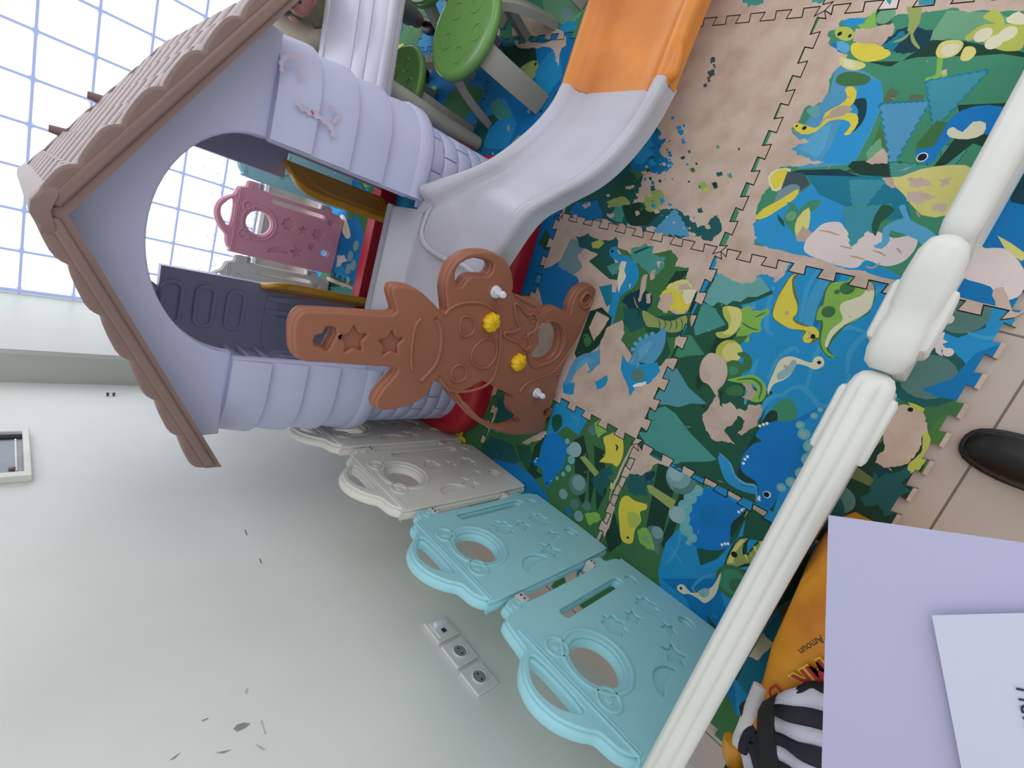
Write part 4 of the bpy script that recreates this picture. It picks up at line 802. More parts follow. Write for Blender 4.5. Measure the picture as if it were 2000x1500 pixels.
# ------------------------------------------------------------------ playhouse
HA = math.radians(3)
H = empty('playhouse', (-.5, .68, 0), HA)
HM = Matrix.Translation((-.5, .68, 0)) @ Matrix.Rotation(HA, 4, 'Z')
XL, XR, D0, D1, RC = -.416, .631, .05, 1.0, .15
XC = .1075
def arc(cx, cy, r, a0, a1, n=8): return [(cx+r*math.cos(math.radians(a0+(a1-a0)*i/n)), cy+r*math.sin(math.radians(a0+(a1-a0)*i/n))) for i in range(n+1)]
def wallpath(x_front, x_back, side, dfront=D0):
    """plan polyline from the front door edge round the side to the rear opening edge; side -1 left, +1 right"""
    if side < 0: return [(x_front, dfront)]+[(x_front-(x_front-XL-RC)*t, dfront) for t in (.33, .66)]+arc(XL+RC, dfront+RC, RC, 270, 180)+[(XL, .4), (XL, .7)]+arc(XL+RC, D1-RC, RC, 180, 90)+[(x_back, D1)]
    return [(x_front, dfront)]+[(x_front+(XR-RC-x_front)*t, dfront) for t in (.33, .66)]+arc(XR-RC, dfront+RC, RC, 270, 360)+[(XR, .4), (XR, .7)]+arc(XR-RC, D1-RC, RC, 0, 90)+[(x_back, D1)]
def shell(bm, path, prof, thick, side, inner=None):
    """sweep a vertical profile [(offset,z)...] (outward offset) along the plan path; closed solid"""
    P = [Vector((x, y)) for x, y in path]; N_ = []
    for i in range(len(P)):
        t = (P[min(i+1, len(P)-1)]-P[max(i-1, 0)]).normalized(); n = Vector((t.y, -t.x)) if side > 0 else Vector((-t.y, t.x)); N_.append(n)
    z0, z1 = prof[0][1], prof[-1][1]
    rings = []
    for p, n in zip(P, N_):
        ring = [(p.x+n.x*o_, p.y+n.y*o_, z) for o_, z in prof]
        ring += [(p.x-n.x*thick, p.y-n.y*thick, z1), (p.x-n.x*thick, p.y-n.y*thick, z0)]
        rings.append(ring)
    loft(bm, rings); bmesh.ops.recalc_face_normals(bm, faces=bm.faces)
# siding courses: each board leans out and steps back
def courses(zs_, lean=.014):
    pr = []
    for a, b in zip(zs_[:-1], zs_[1:]):
        pr += [(lean, a), (lean*1.02, a+.004), (lean*.8, a+(b-a)*.3), (.0, b-.004), (-.001, b-.0005)]
    return pr
for side, xf, xb in ((-1, -.172, -.09), (1, .377, .47)):
    bm = bmesh.new()
    z = [.515, .612, .712, .812, .905]
    shell(bm, wallpath(xf, xb, side), courses(z), .045, side)
    # rounded sill on top of the siding and the band below it
    sd = obj('siding_wall', bm, house_m, H, angle=35)
    bm = bmesh.new()
    shell(bm, wallpath(xf, xb, side), [(.0, .462), (.016, .466), (.021, .475), (.021, .508), (.016, .517), (.0, .52)], .05, side)
    obj('band', bm, house_m, H, angle=50)
    # stone courses with recessed joints
    bm = bmesh.new()
    shell(bm, wallpath(xf-.02*side, xb, side), [(-.016, .05), (-.016, .465)], .03, side)
    path = wallpath(xf-.02*side, xb, side); pv = [Vector((x, y)) for x, y in path]
    # arc-length resample
    cum = [0]
    for a, b in zip(pv[:-1], pv[1:]): cum.append(cum[-1]+(b-a).length)
    def pos(s_):
        s_ = max(0, min(cum[-1]-1e-6, s_))
        for i in range(len(cum)-1):
            if s_ <= cum[i+1]:
                t = (s_-cum[i])/(cum[i+1]-cum[i]); p = pv[i].lerp(pv[i+1], t); d = (pv[i+1]-pv[i]).normalized()
                # smooth normal
                d0 = (pv[min(i+2, len(pv)-1)]-pv[max(i-1, 0)]).normalized(); d = d.lerp(d0, .5)
                d.normalize(); return p, (Vector((d.y, -d.x)) if side > 0 else Vector((-d.y, d.x)))
        return pv[-1], Vector((0, 1))
    rh = .058; nrow = 7
    for r_ in range(nrow):
        za = .06+r_*rh; zb = za+rh-.005; wlen = .118; off = (r_ % 2)*wlen/2
        s0 = -off
        while s0 < cum[-1]:
            a, b = max(.002, s0+.0025), min(cum[-1]-.002, s0+wlen-.0025)
            if b-a > .02:
                rings = []
                for k in range(7):
                    p, n = pos(a+(b-a)*k/6)
                    e_ = .0 if k in (0, 6) else 1
                    o1 = -.017; o2 = -.007 if k not in (0, 6) else -.010
                    rings.append([(p.x+n.x*o1, p.y+n.y*o1, za), (p.x+n.x*(o2-.003), p.y+n.y*(o2-.003), za), (p.x+n.x*o2, p.y+n.y*o2, za+.006), (p.x+n.x*o2, p.y+n.y*o2, zb-.006), (p.x+n.x*(o2-.003), p.y+n.y*(o2-.003), zb), (p.x+n.x*o1, p.y+n.y*o1, zb)])
                loft(bm, rings)
            s0 += wlen
    bmesh.ops.recalc_face_normals(bm, faces=bm.faces)
    obj('stone_wall', bm, house_m, H, angle=35)
# inner relief of the left side wall (round-ended panels) and rear part
bm = bmesh.new()
Mi = Matrix(((0, 0, 1, XL+.052), (1, 0, 0, 0), (0, 1, 0, 0), (0, 0, 0, 1)))
for k in range(3):
    z = .83-k*.115
    plate(bm, [rrect(.50, z-.042, .90, z+.042, .04), rrect(.525, z-.024, .885, z+.024, .022)], .022, .006, Mi, 2)
for k in range(3):
    plate(bm, [rrect(.84-k*.075, .30, .87-k*.075, .50, .014)], .016, .005, Mi, 2)
MB_ = Matrix(((1, 0, 0, 0), (0, 0, -1, D1-.05), (0, 1, 0, 0), (0, 0, 0, 1)))
for k in range(3):
    z = .86-k*.112
    plate(bm, [rrect(-.315, z-.040, -.135, z+.040, .038), rrect(-.300, z-.022, -.150, z+.022, .02)], .024, .006, MB_, 2)
for k in range(2):
    plate(bm, [rrect(-.16-k*.06, .34, -.135-k*.06, .52, .012)], .016, .005, MB_, 2)
obj('inner_relief', bm, house_m, H)
# green play board inside the lower left
bm = bmesh.new(); plate(bm, [rrect(.30, .52, .62, .60, .01)], .02, .004, Matrix(((0, 0, 1, XL+.07), (1, 0, 0, 0), (0, 1, 0, 0), (0, 0, 0, 1)))); obj('green_ledge', bm, green_m, H)
# gables
def gable_loops(open_=True):
    ol = [(-.385, .905), (-.30, .905)]
    out = [(-.385, .902)]
    out += [(-.172, .902), (-.165, .905)]
    A = [(XC-.270*math.cos(t), .902+.203*math.sin(t)) for t in [PI*i/28 for i in range(29)]]
    out = [(-.395, .902)]+A+[(.61, .902), (.614, .950)]+[(XC+.022, 1.238), (XC-.022, 1.238)]+[(-.399, .950)]
    return out
MG = Matrix(((1, 0, 0, 0), (0, 0, -1, D0+.030), (0, 1, 0, 0), (0, 0, 0, 1)))
bm = bmesh.new(); plate(bm, [gable_loops()], .045, .006, MG @ Matrix.Translation((0, 0, -.02)), 2); obj('front_gable', bm, house_m, H)
bm = bmesh.new()
A = [(XC-.285*math.cos(t), .80+.36*math.sin(t)) for t in [PI*i/28 for i in range(29)]]
plate(bm, [[(-.395, .90), (XC-.285, .90)]+[(x, z) for x, z in A if z > .905]+[(XC+.285, .90), (.612, .90), (XC, 1.235)]], .04, .006, Matrix(((1, 0, 0, 0), (0, 0, -1, D1-.02), (0, 1, 0, 0), (0, 0, 0, 1))), 2); obj('rear_gable', bm, house_m, H)
# rear wall right of the opening hangs only above the gate
bm = bmesh.new(); box(bm, .365, .48, D1-.045, D1, .53, .93, bev=.006); obj('rear_jamb', bm, house_m, H)
# door jamb returns (rounded inner edges of the bays)
for x, s_ in ((-.172, 1), (.377, -1)):
    bm = bmesh.new(); tube(bm, [(x-s_*.004, D0+.012, .52), (x-s_*.004, D0+.012, .70), (x-s_*.004, D0+.014, .905)], .011, 12); obj('door_jamb', bm, house_m, H)
# small round stain patches of red crayon
def crayon(pts, w, m_=stain_m, d=D0-.0185):
    bm = bmesh.new(); P = [Vector((x, d, z)) for x, z in pts]; P = catmull(P, 5)
    A = []; B = []
    for i, p in enumerate(P):
        t = (P[min(i+1, len(P)-1)]-P[max(i-1, 0)]).normalized(); n = Vector((-t.z, 0, t.x)); ww = w*(.7+.3*math.sin(i*1.7))
        A.append(bm.verts.new(p+n*ww)); B.append(bm.verts.new(p-n*ww))
    for i in range(len(P)-1): bm.faces.new((A[i], A[i+1], B[i+1], B[i]))
    obj('crayon_mark', bm, m_, H, smooth=False)
def hloc(x, y, d):
    r = ray(x, y); o_ = Vector((-.5, .68, 0)); ux = Vector((math.cos(HA), math.sin(HA), 0)); uy = Vector((-math.sin(HA), math.cos(HA), 0))
    t = (d-(CP-o_).dot(uy))/r.dot(uy); p = CP+r*t-o_; return (p.dot(ux), p.z)
crayon([hloc(*q, D0-.0185) for q in ((551, 140), (550, 122), (560, 110), (578, 107), (590, 115), (593, 132), (586, 148))], .006)
crayon([hloc(*q, D0-.0185) for q in ((578, 198), (592, 212), (610, 222), (630, 232), (648, 250), (652, 268))], .008)
crayon([hloc(*q, D0-.0185) for q in ((640, 205), (655, 215), (662, 225), (650, 240))], .006)
crayon([hloc(*q, D0-.019) for q in ((608, 216), (611, 221), (613, 224))], .004, mat('red_crayon', (190, 80, 100), .5))
# base ring
bm = bmesh.new()
def ring_path(off):
    return arc(XL+RC, RC+.0, RC+off, 270, 180)+arc(XL+RC, D1-RC+.02, RC+off, 180, 90)+arc(XR-RC, D1-RC+.02, RC+off, 90, 0)+arc(XR-RC, RC+.0, RC+off, 0, -90)
o1, o2 = ring_path(.035), ring_path(.010)
i2, i1 = ring_path(-.06), ring_path(-.065)
def zr(P, z): return [(x, y, z) for x, y in P]
V = loft(bm, [zr(o1, 0), zr(ring_path(.036), .05), zr(ring_path(.030), .072), zr(o2, .085), zr(i2, .085), zr(i1, .07), zr(i1, 0), zr(o1, 0)], True, False)
bmesh.ops.recalc_face_normals(bm, faces=bm.faces)
obj('base_frame', bm, red_m, H, angle=50)
# gates
def gate(hx, hd, fx, fd, z0, z1, nm='saloon_gate'):
    a = Vector((hx, hd)); b = Vector((fx, fd)); d = (b-a); L = d.length; d.normalize()
    M = Matrix(((d.x, 0, d.y, a.x), (d.y, 0, -d.x, a.y), (0, 1, 0, 0), (0, 0, 0, 1)))
    bm = bmesh.new()
    out = [(0, z0), (L*.8, z0), (L, z0+.04), (L, z1-.10), (L*.93, z1-.05), (L*.7, z1-.012), (0, z1)]
    plate(bm, [out], .030, .007, M, 2)
    plate(bm, [[(.03, z0+.03), (L-.03, z0+.05), (L-.03, z1-.13), (L*.6, z1-.07), (.03, z1-.05)], [(.045, z0+.045), (L-.045, z0+.06), (L-.045, z1-.14), (L*.55, z1-.085), (.045, z1-.07)]], .036, .004, M, 2)
    obj(nm, bm, gate_m, H)
gate(.425, .93, .325, .76, .09, .55)
gate(-.10, .95, -.055, .77, .09, .555)
# roof -------------------------------------------------------------------------------
AP = 1.281; SL = .585; HW = .545
def slope_z(x): return AP-SL*abs(x-XC)
bm = bmesh.new()
for s_ in (-1, 1):
    # under slab
    pts = [(XC, AP-.045), (XC+s_*HW, slope_z(XC+HW)-.045), (XC+s_*HW, slope_z(XC+HW)-.008), (XC, AP-.008)]
    loft(bm, [[(x, -.03, z) for x, z in pts], [(x, D1+.04, z) for x, z in pts]])
    nrow = 7; L = HW*math.hypot(1, SL); ux = Vector((s_, 0, -SL)).normalized(); up = Vector((SL*s_, 0, 1)).normalized()
    for r_ in range(nrow):
        u0 = L*r_/nrow; u1 = L*(r_+1)/nrow+.006
        nt_ = 9; wd = (D1+.02)/nt_
        for k in range(-1, nt_):
            d0 = -.0+k*wd+(r_ % 2)*wd/2; d1 = d0+wd-.006
            d0 = max(d0, 0.01); d1 = min(d1, D1+.03)
            if d1-d0 < .02: continue
            a = Vector((XC, 0, AP-.012))
            rings = []
            for dd, rr in ((d0, .6), (d0+.008, 1), (d1-.008, 1), (d1, .6)):
                rings.append([a+ux*u0+Vector((0, dd, 0)), a+ux*u0+up*.006*rr+Vector((0, dd, 0)), a+ux*(u1-.008)+up*.016*rr+Vector((0, dd, 0)), a+ux*(u1 if rr == 1 else u1-.008)+up*.010*rr+Vector((0, dd, 0)), a+ux*(u1-.003)+Vector((0, dd, 0))])
            loft(bm, rings)
bmesh.ops.recalc_face_normals(bm, faces=bm.faces)
obj('shingled_roof', bm, roof_m, H, angle=30)
# bargeboards with scalloped upper edge, front and rear
def barge(dloc, nm, sc=1.0):
    for s_ in (-1, 1):
        upper = []
        n = 6
        for i in range(n):
            for ph, h in ((.02, .0), (.10, .004), (.30, .009), (.55, .013), (.78, .015), (.90, .013), (.97, .008)):
                t = (i+ph)/n; x = HW*t
                upper.append((XC+s_*x, AP-SL*x+.002+h*sc))
        lower = [(XC+s_*HW, slope_z(XC+HW)-.034), (XC+s_*HW*.5, slope_z(XC+HW*.5)-.034), (XC, AP-.033)]
        up2 = [(XC, AP+.002)]+upper[1:]+[(XC+s_*HW, slope_z(XC+HW)+.002)]
        M = Matrix(((1, 0, 0, 0), (0, 0, -1, dloc), (0, 1, 0, 0), (0, 0, 0, 1)))
        bm = bmesh.new(); plate(bm, [up2+lower], .05, .007, M, 3)
        strip = [(XC+s_*.01, AP-.012), (XC+s_*HW*.99, slope_z(XC+HW)-.006), (XC+s_*HW*.985, slope_z(XC+HW)-.030), (XC+s_*.01, AP-.036)]
        plate(bm, [strip], .05, .006, M @ Matrix.Translation((0, 0, .007)), 2)
        obj(nm, bm, roof_m, H)
barge(-.005, 'bargeboard'); barge(D1+.035, 'rear_bargeboard', .2)
# ridge cap
bm = bmesh.new()
rings = []
for d, k in ((-.040, .7), (-.030, 1), (.03, 1), (.05, .85), (D1, .85), (D1+.06, .8)):
    rings.append([(XC-.042*k, d, AP-.030), (XC-.040*k, d, AP-.012), (XC-.010, d, AP+.004*k), (XC+.010, d, AP+.004*k), (XC+.040*k, d, AP-.012), (XC+.042*k, d, AP-.030), (XC, d, AP-.022)])
loft(bm, rings); bmesh.ops.recalc_face_normals(bm, faces=bm.faces); obj('ridge_cap', bm, roof_m, H, angle=50)
for dx, dd in ((.16, D1+.02), (.30, D1+.02)):
    bm = bmesh.new(); x = XC+dx; cyl(bm, (x, dd, slope_z(x)-.005), (x, dd, slope_z(x)+.035), .016, .012, 12); obj('roof_peg', bm, roof_m, H)
tag(H, 'lilac plastic playhouse with brown shingled roof, arched doorway, red base and yellow gates', 'playhouse')

# ------------------------------------------------------------------ slide
SLD = empty('slide', (-.1, .4, 0))
SM = Matrix.Translation((.1, -.4, 0))
O_ = [(-.560, .74, .505), (-.555, .60, .505), (-.50, .475, .500), (-.40, .425, .492), (-.255, .405, .465), (-.10, .345, .462), (-.03, .305, .422), (.035, .262, .374), (.10, .240, .335), (.19, .233, .286), (.27, .236, .250), (.345, .243, .222)]
I_ = [(-.100, .74, .505), (-.098, .715, .502), (-.092, .70, .497), (-.078, .685, .486), (-.055, .665, .467), (-.025, .635, .442), (.008, .603, .415), (.045, .575, .388), (.105, .556, .345), (.185, .548, .290), (.26, .550, .248), (.330, .560, .220)]
def sweep_slide(bm, O, I, depth=.055, rail=.017, skirt=.075, n=5):
    A = catmull(O, n); B = catmull(I, n); rings = []
    for a, b in zip(A, B):
        w = (a-b); w.z = 0; L = w.length; w.normalize(); z = Vector((0, 0, 1))
        r = rail; k = min(1, L/.3)
        pr = []   # from outer skirt over the rail, across the bed, over inner rail, down
        sk = min(skirt, a.z-.01)
        pr.append(a+w*(r*.5)-z*(sk)); pr.append(a+w*(r*1.05)-z*sk); pr.append(a+w*(r*.95)-z*.035); pr.append(a+w*(r*1.15)-z*.022); pr.append(a+w*r-z*.006); pr.append(a+w*(r*.5)+z*.001); pr.append(a-w*(r*.4)+z*.001); pr.append(a-w*r-z*.007)
        bed = a-w*(r*2.0)-z*(depth*.75); pr.append(a-w*(r*1.5)-z*depth*.4); pr.append(bed); pr.append(a-w*(r*3.2)-z*depth*.95)
        for t in (.3, .5, .7): pr.append(a.lerp(b, t)-z*depth)
        pr.append(b+w*(r*3.2)-z*depth*.95); pr.append(b+w*(r*2.0)-z*depth*.75); pr.append(b+w*(r*1.5)-z*depth*.4)
        pr.append(b+w*r-z*.007); pr.append(b+w*(r*.4)+z*.001); pr.append(b-w*(r*.5)+z*.001); pr.append(b-w*r-z*.006); pr.append(b-w*(r*1.15)-z*.022); pr.append(b-w*(r*.95)-z*.035); pr.append(b-w*(r*1.05)-z*sk); pr.append(b-w*(r*.5)-z*sk)
        for t in (.9, .5, .1): pr.append(b.lerp(a, 1-t)-z*(depth+.012))
        rings.append([SM @ p for p in pr])
    loft(bm, rings); bmesh.ops.recalc_face_normals(bm, faces=bm.faces)
bm = bmesh.new(); sweep_slide(bm, O_[1:], I_[1:]); obj('slide_chute', bm, slide_m, SLD, angle=60)
# platform inside the doorway
LOC = SM @ HM
def lp(x, d, z): return LOC @ Vector((x, d, z))
bm = bmesh.new()
plat = [(-.135, .215), (.348, .215), (.352, .06), (.365, .045), (.42, .035), (.42, -.005), (.385, -.015), (.36, .0), (.34, .03), (-.02, .03), (-.10, .0), (-.135, .03)]
rings = [[lp(x, d, z) for x, d in plat] for z in (.40, .468)]
loft(bm, rings)
# raised lip at the rear edge and step to the bed
loft(bm, [[lp(-.15, d, z) for d, z in ((.20, .455), (.20, .474), (.212, .478), (.222, .470), (.222, .40))], [lp(.352, d, z) for d, z in ((.20, .455), (.20, .474), (.212, .478), (.222, .470), (.222, .40))]])
bmesh.ops.recalc_face_normals(bm, faces=bm.faces)
bmesh.ops.bevel(bm, geom=[e_ for e_ in bm.edges if e_.calc_length() > .02], offset=.004, segments=2, affect='EDGES')
obj('platform', bm, slide_m, SLD, angle=50)
# curved bowl floor between platform and chute
bm = bmesh.new()
P0 = [lp(-.12, .05, .46), lp(.0, .05, .46), lp(.12, .05, .46), lp(.24, .05, .46), lp(.345, .05, .46)]
P1 = [SM @ Vector((-.53, .60, .452)), SM @ Vector((-.42, .60, .45)), SM @ Vector((-.31, .60, .45)), SM @ Vector((-.21, .62, .45)), SM @ Vector((-.11, .70, .455))]
P2 = [SM @ Vector((-.44, .45, .44)), SM @ Vector((-.35, .47, .43)), SM @ Vector((-.26, .50, .42)), SM @ Vector((-.17, .56, .415)), SM @ Vector((-.07, .66, .425))]
bt = [[p-Vector((0, 0, .02)) for p in r_] for r_ in (P0, P1, P2)]
vr = loft(bm, [P0, P1, P2], False, False); vb = loft(bm, bt, False, False)
obj('bowl', bm, slide_m, SLD, angle=80)
bm = bmesh.new()
lip = []
for q, z in (((905, 347), .43), ((865, 372), .452), (((838, 410)), .460), ((824, 448), .462), ((828, 474), .460), ((848, 494), .457), ((874, 508), .453), ((902, 518), .448), ((925, 535), .446)):
    p = onp(q[0], q[1], 2, z); lip.append(SM @ p)
tube(bm, catmull(lip, 5), .0075, 10, (1, .7)); obj('chute_lip', bm, slide_m, SLD)
# orange run-out
OO = [(.335, .243, .219), (.40, .247, .212), (.50, .250, .204), (.62, .252, .190), (.80, .255, .150), (1.0, .255, .105)]
OI = [(.325, .560, .217), (.40, .565, .212), (.50, .572, .205), (.62, .580, .192), (.80, .590, .150), (1.0, .595, .105)]
bm = bmesh.new(); sweep_slide(bm, OO, OI, .050, .020, .06, 4)
o = obj('run_out', bm, orange_m, SLD, angle=60); o['label'] = 'orange lower end of the slide'
bm = bmesh.new(); tube(bm, catmull([SM @ Vector(p) for p in ((.345, .238, .205), (.36, .225, .200), (.40, .228, .198), (.45, .243, .195))], 4), [.010, .014, .016, .017, .018, .017, .017, .016, .015, .013, .011, .009, .008], 10)
obj('run_out_lug', bm, orange_m, SLD)
# slide feet
for x, y, z in ((.20, .42, .18), (.20, .50, .18), (.85, .32, .08), (.85, .53, .08)):
    bm = bmesh.new(); box(bm, x-.02, x+.02, y-.015, y+.015, 0.0, z, SM, .004)
    obj('slide_support', bm, slide_m, SLD)
tag(SLD, 'grey-white curved slide from the playhouse doorway ending in an orange run-out', 'slide')

# ------------------------------------------------------------------ brown animal-shaped toy board
BY = .345; BT = .042
B = empty('animal_toy_board', (-.48, BY, 0))
def bx_(x, y, Y=BY-BT/2):
    p = onp(x, y, 1, Y); return (p.x+.48, p.z)
MBd = Matrix(((1, 0, 0, 0), (0, 0, -1, 0), (0, 1, 0, 0), (0, 0, 0, 1)))
o_pts = [(574, 690), (571, 660), (574, 630), (590, 608), (620, 606), (700, 610), (768, 613), (770, 595), (765, 575), (768, 560), (785, 557), (810, 562), (835, 577), (855, 597), (866, 612), (873, 608), (871, 585), (870, 555), (880, 525), (900, 502), (930, 490), (965, 492), (990, 508), (1002, 530), (1006, 560), (1005, 572),
         (1030, 583), (1045, 584), (1056, 590), (1060, 602), (1055, 612), (1075, 602), (1090, 600), (1105, 607), (1114, 612), (1118, 595), (1130, 570), (1145, 558), (1158, 556), (1164, 563), (1165, 575),
         (1140, 640), (1110, 700), (1095, 740), (1085, 775), (1072, 815), (1062, 842), (1045, 850), (1000, 852), (955, 838), (925, 818), (905, 795), (893, 775), (878, 762), (866, 755), (852, 745), (845, 760), (830, 778), (800, 795), (765, 803), (740, 804), (734, 795), (735, 782), (748, 760), (772, 732), (770, 722), (700, 716), (640, 712), (600, 710), (585, 705)]
h1 = [(655, 645), (640, 643), (636, 655), (620, 660), (619, 672), (630, 676), (640, 683), (645, 672), (652, 660)]
# loop holes (ear ring at the right, arm ring at the left) and the round belly hole
h2 = [(895, 555), (893, 535), (902, 518), (925, 508), (945, 509), (962, 516), (962, 528), (955, 537), (942, 537), (925, 537), (912, 545), (903, 558)]
h3 = [(893, 770), (912, 790), (935, 815), (965, 832), (985, 835), (1010, 828), (1018, 820), (1003, 808), (998, 795), (1000, 780), (1003, 772), (975, 760), (948, 745), (938, 745), (915, 758)]
h4 = [(1055, 640), (1070, 632), (1085, 634), (1096, 648), (1097, 668), (1090, 690), (1075, 703), (1058, 705), (1047, 700), (1043, 690), (1056, 668)]
h5 = circ(*bx_(1146, 582), .011, 16, .016); h6 = circ(*bx_(1070, 806), .011, 16, .016)
S2 = lambda P, n=2: smooth2([bx_(*q) for q in P], n)
bm = bmesh.new()
plate(bm, [S2(o_pts, 3), S2(h1), S2(h2), S2(h3), S2(h4, 3), h5, h6], BT-.010, .012, MBd @ Matrix.Translation((0, 0, -.005)), 3)
core = S2(o_pts, 3)
def inset(P, d):
    out = []; n = len(P); ar = sum(P[i][0]*P[(i+1) % n][1]-P[(i+1) % n][0]*P[i][1] for i in range(n))
    sg = 1 if ar > 0 else -1
    for i in range(n):
        a, b = Vector(P[i-1]), Vector(P[(i+1) % n]); t = (b-a)
        if t.length < 1e-6: out.append(P[i]); continue
        t.normalize(); q = Vector(P[i])+Vector((-t.y, t.x))*d*sg; out.append((q.x, q.y))
    return out
sta, stb = star(*bx_(692, 665), .031, .017, rot=.2), star(*bx_(765, 672), .031, .017, rot=.2)
plate(bm, [inset(core, .003), inset(S2(h1), -.004), inset(S2(h2), -.004), inset(S2(h3), -.004), inset(S2(h4, 3), -.005), sta, stb, circ(*bx_(1146, 582), .015, 16, .021), circ(*bx_(1070, 806), .015, 16, .021)], .012, .005, MBd @ Matrix.Translation((0, 0, BT/2-.007)), 2)
obj('board', bm, bear_m, B)
# raised relief: face, hat brim, eyes, cheeks, small deer face, rim of the belly hole
def relief(P, w, h=.005, closed=False, z=0, nm=None):
    bmr = bmesh.new()
    Q = [Vector((*bx_(*q), 0)) for q in P]; C_ = catmull(Q, 5, closed)
    C_ = [Vector((c.x, -BT/2+.0005, c.y)) for c in C_]
    if closed: C_.append(C_[0])
    rings = []
    for i, p in enumerate(C_):
        t = (C_[min(i+1, len(C_)-1)]-C_[max(i-1, 0)]) if not closed else (C_[(i+1) % (len(C_)-1)]-C_[(i-1) % (len(C_)-1)])
        t.normalize(); s_ = Vector((-t.z, 0, t.x))
        rings.append([p+s_*w*math.cos(a)+Vector((0, -h*math.sin(a), 0)) for a in [PI*k/6 for k in range(7)]])
    loft(bmr, rings, False, False)
    return obj('relief_line', bmr, bear_m, B, angle=80)
relief([(805, 722), (803, 690), (810, 640), (822, 622)], .004); relief([(850, 622), (860, 640), (862, 670), (852, 710), (822, 745)], .006)
relief([(868, 615), (880, 602), (905, 592), (940, 592), (965, 605), (975, 625), (976, 680), (962, 740), (925, 762), (880, 762), (858, 735)], .004)
relief([(900, 622), (915, 618), (926, 630), (924, 648), (908, 657), (898, 648)], .003, closed=True); relief([(885, 718), (900, 712), (910, 722), (908, 738), (892, 746), (880, 738)], .003, closed=True)
relief([(925, 680), (945, 662), (965, 665), (970, 690), (955, 715), (935, 718), (920, 702)], .003, closed=True)
relief([(1005, 592), (1018, 600), (1030, 615), (1042, 612), (1050, 625), (1045, 645), (1030, 655), (1035, 675), (1025, 682), (1012, 668), (990, 660), (985, 650), (1002, 648), (1015, 640), (1008, 625), (1006, 605)], .0045, .006, closed=True)
relief([(1036, 618), (1042, 624), (1038, 630)], .003, closed=True); relief([(1022, 650), (1027, 655), (1022, 660)], .003, closed=True)
relief([(1030, 690), (1040, 715), (1060, 712), (1085, 700), (1098, 680), (1103, 655), (1096, 635), (1080, 626), (1062, 630)], .005, .006)
relief([(1095, 730), (1060, 735), (1030, 748), (1015, 765)], .004); relief([(1005, 575), (1030, 590), (1048, 598)], .004); relief([(1060, 735), (1085, 722), (1122, 672)], .003)
relief([(1145, 572), (1156, 580), (1150, 598), (1138, 600), (1134, 588)], .005, .006, closed=True)
# bolts with collars and the two yellow rosettes
for (x, y) in ((968, 570), (1048, 767)):
    u, z = bx_(x, y); bm = bmesh.new(); cyl(bm, (u, -BT/2+.002, z), (u, -BT/2-.007, z), .017, .015, 24); cyl(bm, (u, -BT/2-.006, z), (u, -BT/2-.030, z), .0095, .009, 20)
    cyl(bm, (u, -BT/2-.029, z), (u, -BT/2-.034, z), .0095, .007, 20); box(bm, u-.003, u+.003, -BT/2-.02, -BT/2-.007, z-.015, z+.015, bev=.001)
    obj('bolt', bm, bolt_m, B, angle=30)
for (x, y) in ((957, 628), (1010, 706)):
    u, z = bx_(x, y); bm = bmesh.new(); n = 48; rings = []
    for r_, h_ in ((.024, 0.002), (.026, -.006), (.025, -.013), (.020, -.018), (.012, -.021), (.004, -.022)):
        rings.append([(u+r_*(1+.07*math.sin(9*2*PI*k/n))*math.cos(2*PI*k/n), -BT/2+h_+.0022*math.sin(5*2*PI*k/n+r_*300), z+r_*(1+.07*math.sin(9*2*PI*k/n))*math.sin(2*PI*k/n)) for k in range(n)])
    loft(bm, rings); bmesh.ops.recalc_face_normals(bm, faces=bm.faces); obj('rosette', bm, knob_m, B, angle=60)
tag(B, 'caramel brown long-eared animal-shaped toy board with two yellow rosettes, standing before the slide', 'toy board')

# yellow string-like toy on the mat beside the red base
bm = bmesh.new()
P = [at(*q, .008) for q in ((898, 826), (905, 838), (900, 850), (906, 858), (908, 864))]
tube(bm, catmull([(x, y, .008) for x, y in P], 5), .006, 8)
P = [at(*q, .008) for q in ((878, 836), (892, 846), (905, 860))]
tube(bm, catmull([(x, y, .007) for x, y in P], 5), .006, 8)
tag(obj('toy_strap', bm, knob_m), 'small yellow strap lying on the mat by the red base of the playhouse', 'strap')
# green corner of a toy behind the near rail
bm = bmesh.new(); x, y = at(1385, 1268, .03); plate(bm, [rrect(-.03, -.05, .03, .05, .02)], .03, .006, Matrix.Translation((x-.01, y, .016)) @ Matrix.Rotation(.3, 4, 'Z'), 2)
tag(obj('toy_block', bm, mat('bright_green_plastic', (120, 190, 90), .35)), 'bright green toy corner peeking out beside the nearest aqua panel', 'toy')

# ------------------------------------------------------------------ table, stools, child (upper part of the photo)
TB = empty('play_table', (.532, 1.439, 0), math.radians(10))
bm = bmesh.new()
def rbox(bm, x0, x1, y0, y1, z0, z1, bev): return box(bm, x0, x1, y0, y1, z0, z1, None, bev)
rbox(bm, -.42, .42, -.27, .27, .445, .48, .012)
top = obj('tabletop', bm, table_m, TB)
for y, y2 in ((-.225, -.125), (-.120, -.020), (-.015, .225)):
    bm = bmesh.new(); box(bm, -.405, .405, y, y2, .479, .4835, None, .002)
    obj('plank', bm, table_m, TB, angle=40)
bm = bmesh.new()
for s_ in (-1, 1): box(bm, -.42, .42, s_*.25-.022, s_*.25+.022, .462, .489, None, .008); 
obj('edge_rim', bm, table_m, TB)
for sx in (-1, 1):
    for sy in (-1, 1):
        bm = bmesh.new(); tube(bm, catmull([(sx*.35, sy*.20, .45), (sx*.36, sy*.21, .25), (sx*.37, sy*.22, 0.001)], 5), .030, 14); obj('leg', bm, leg_m, TB)
tag(TB, 'pale lilac plastic play table with planked top, right of the playhouse', 'table')
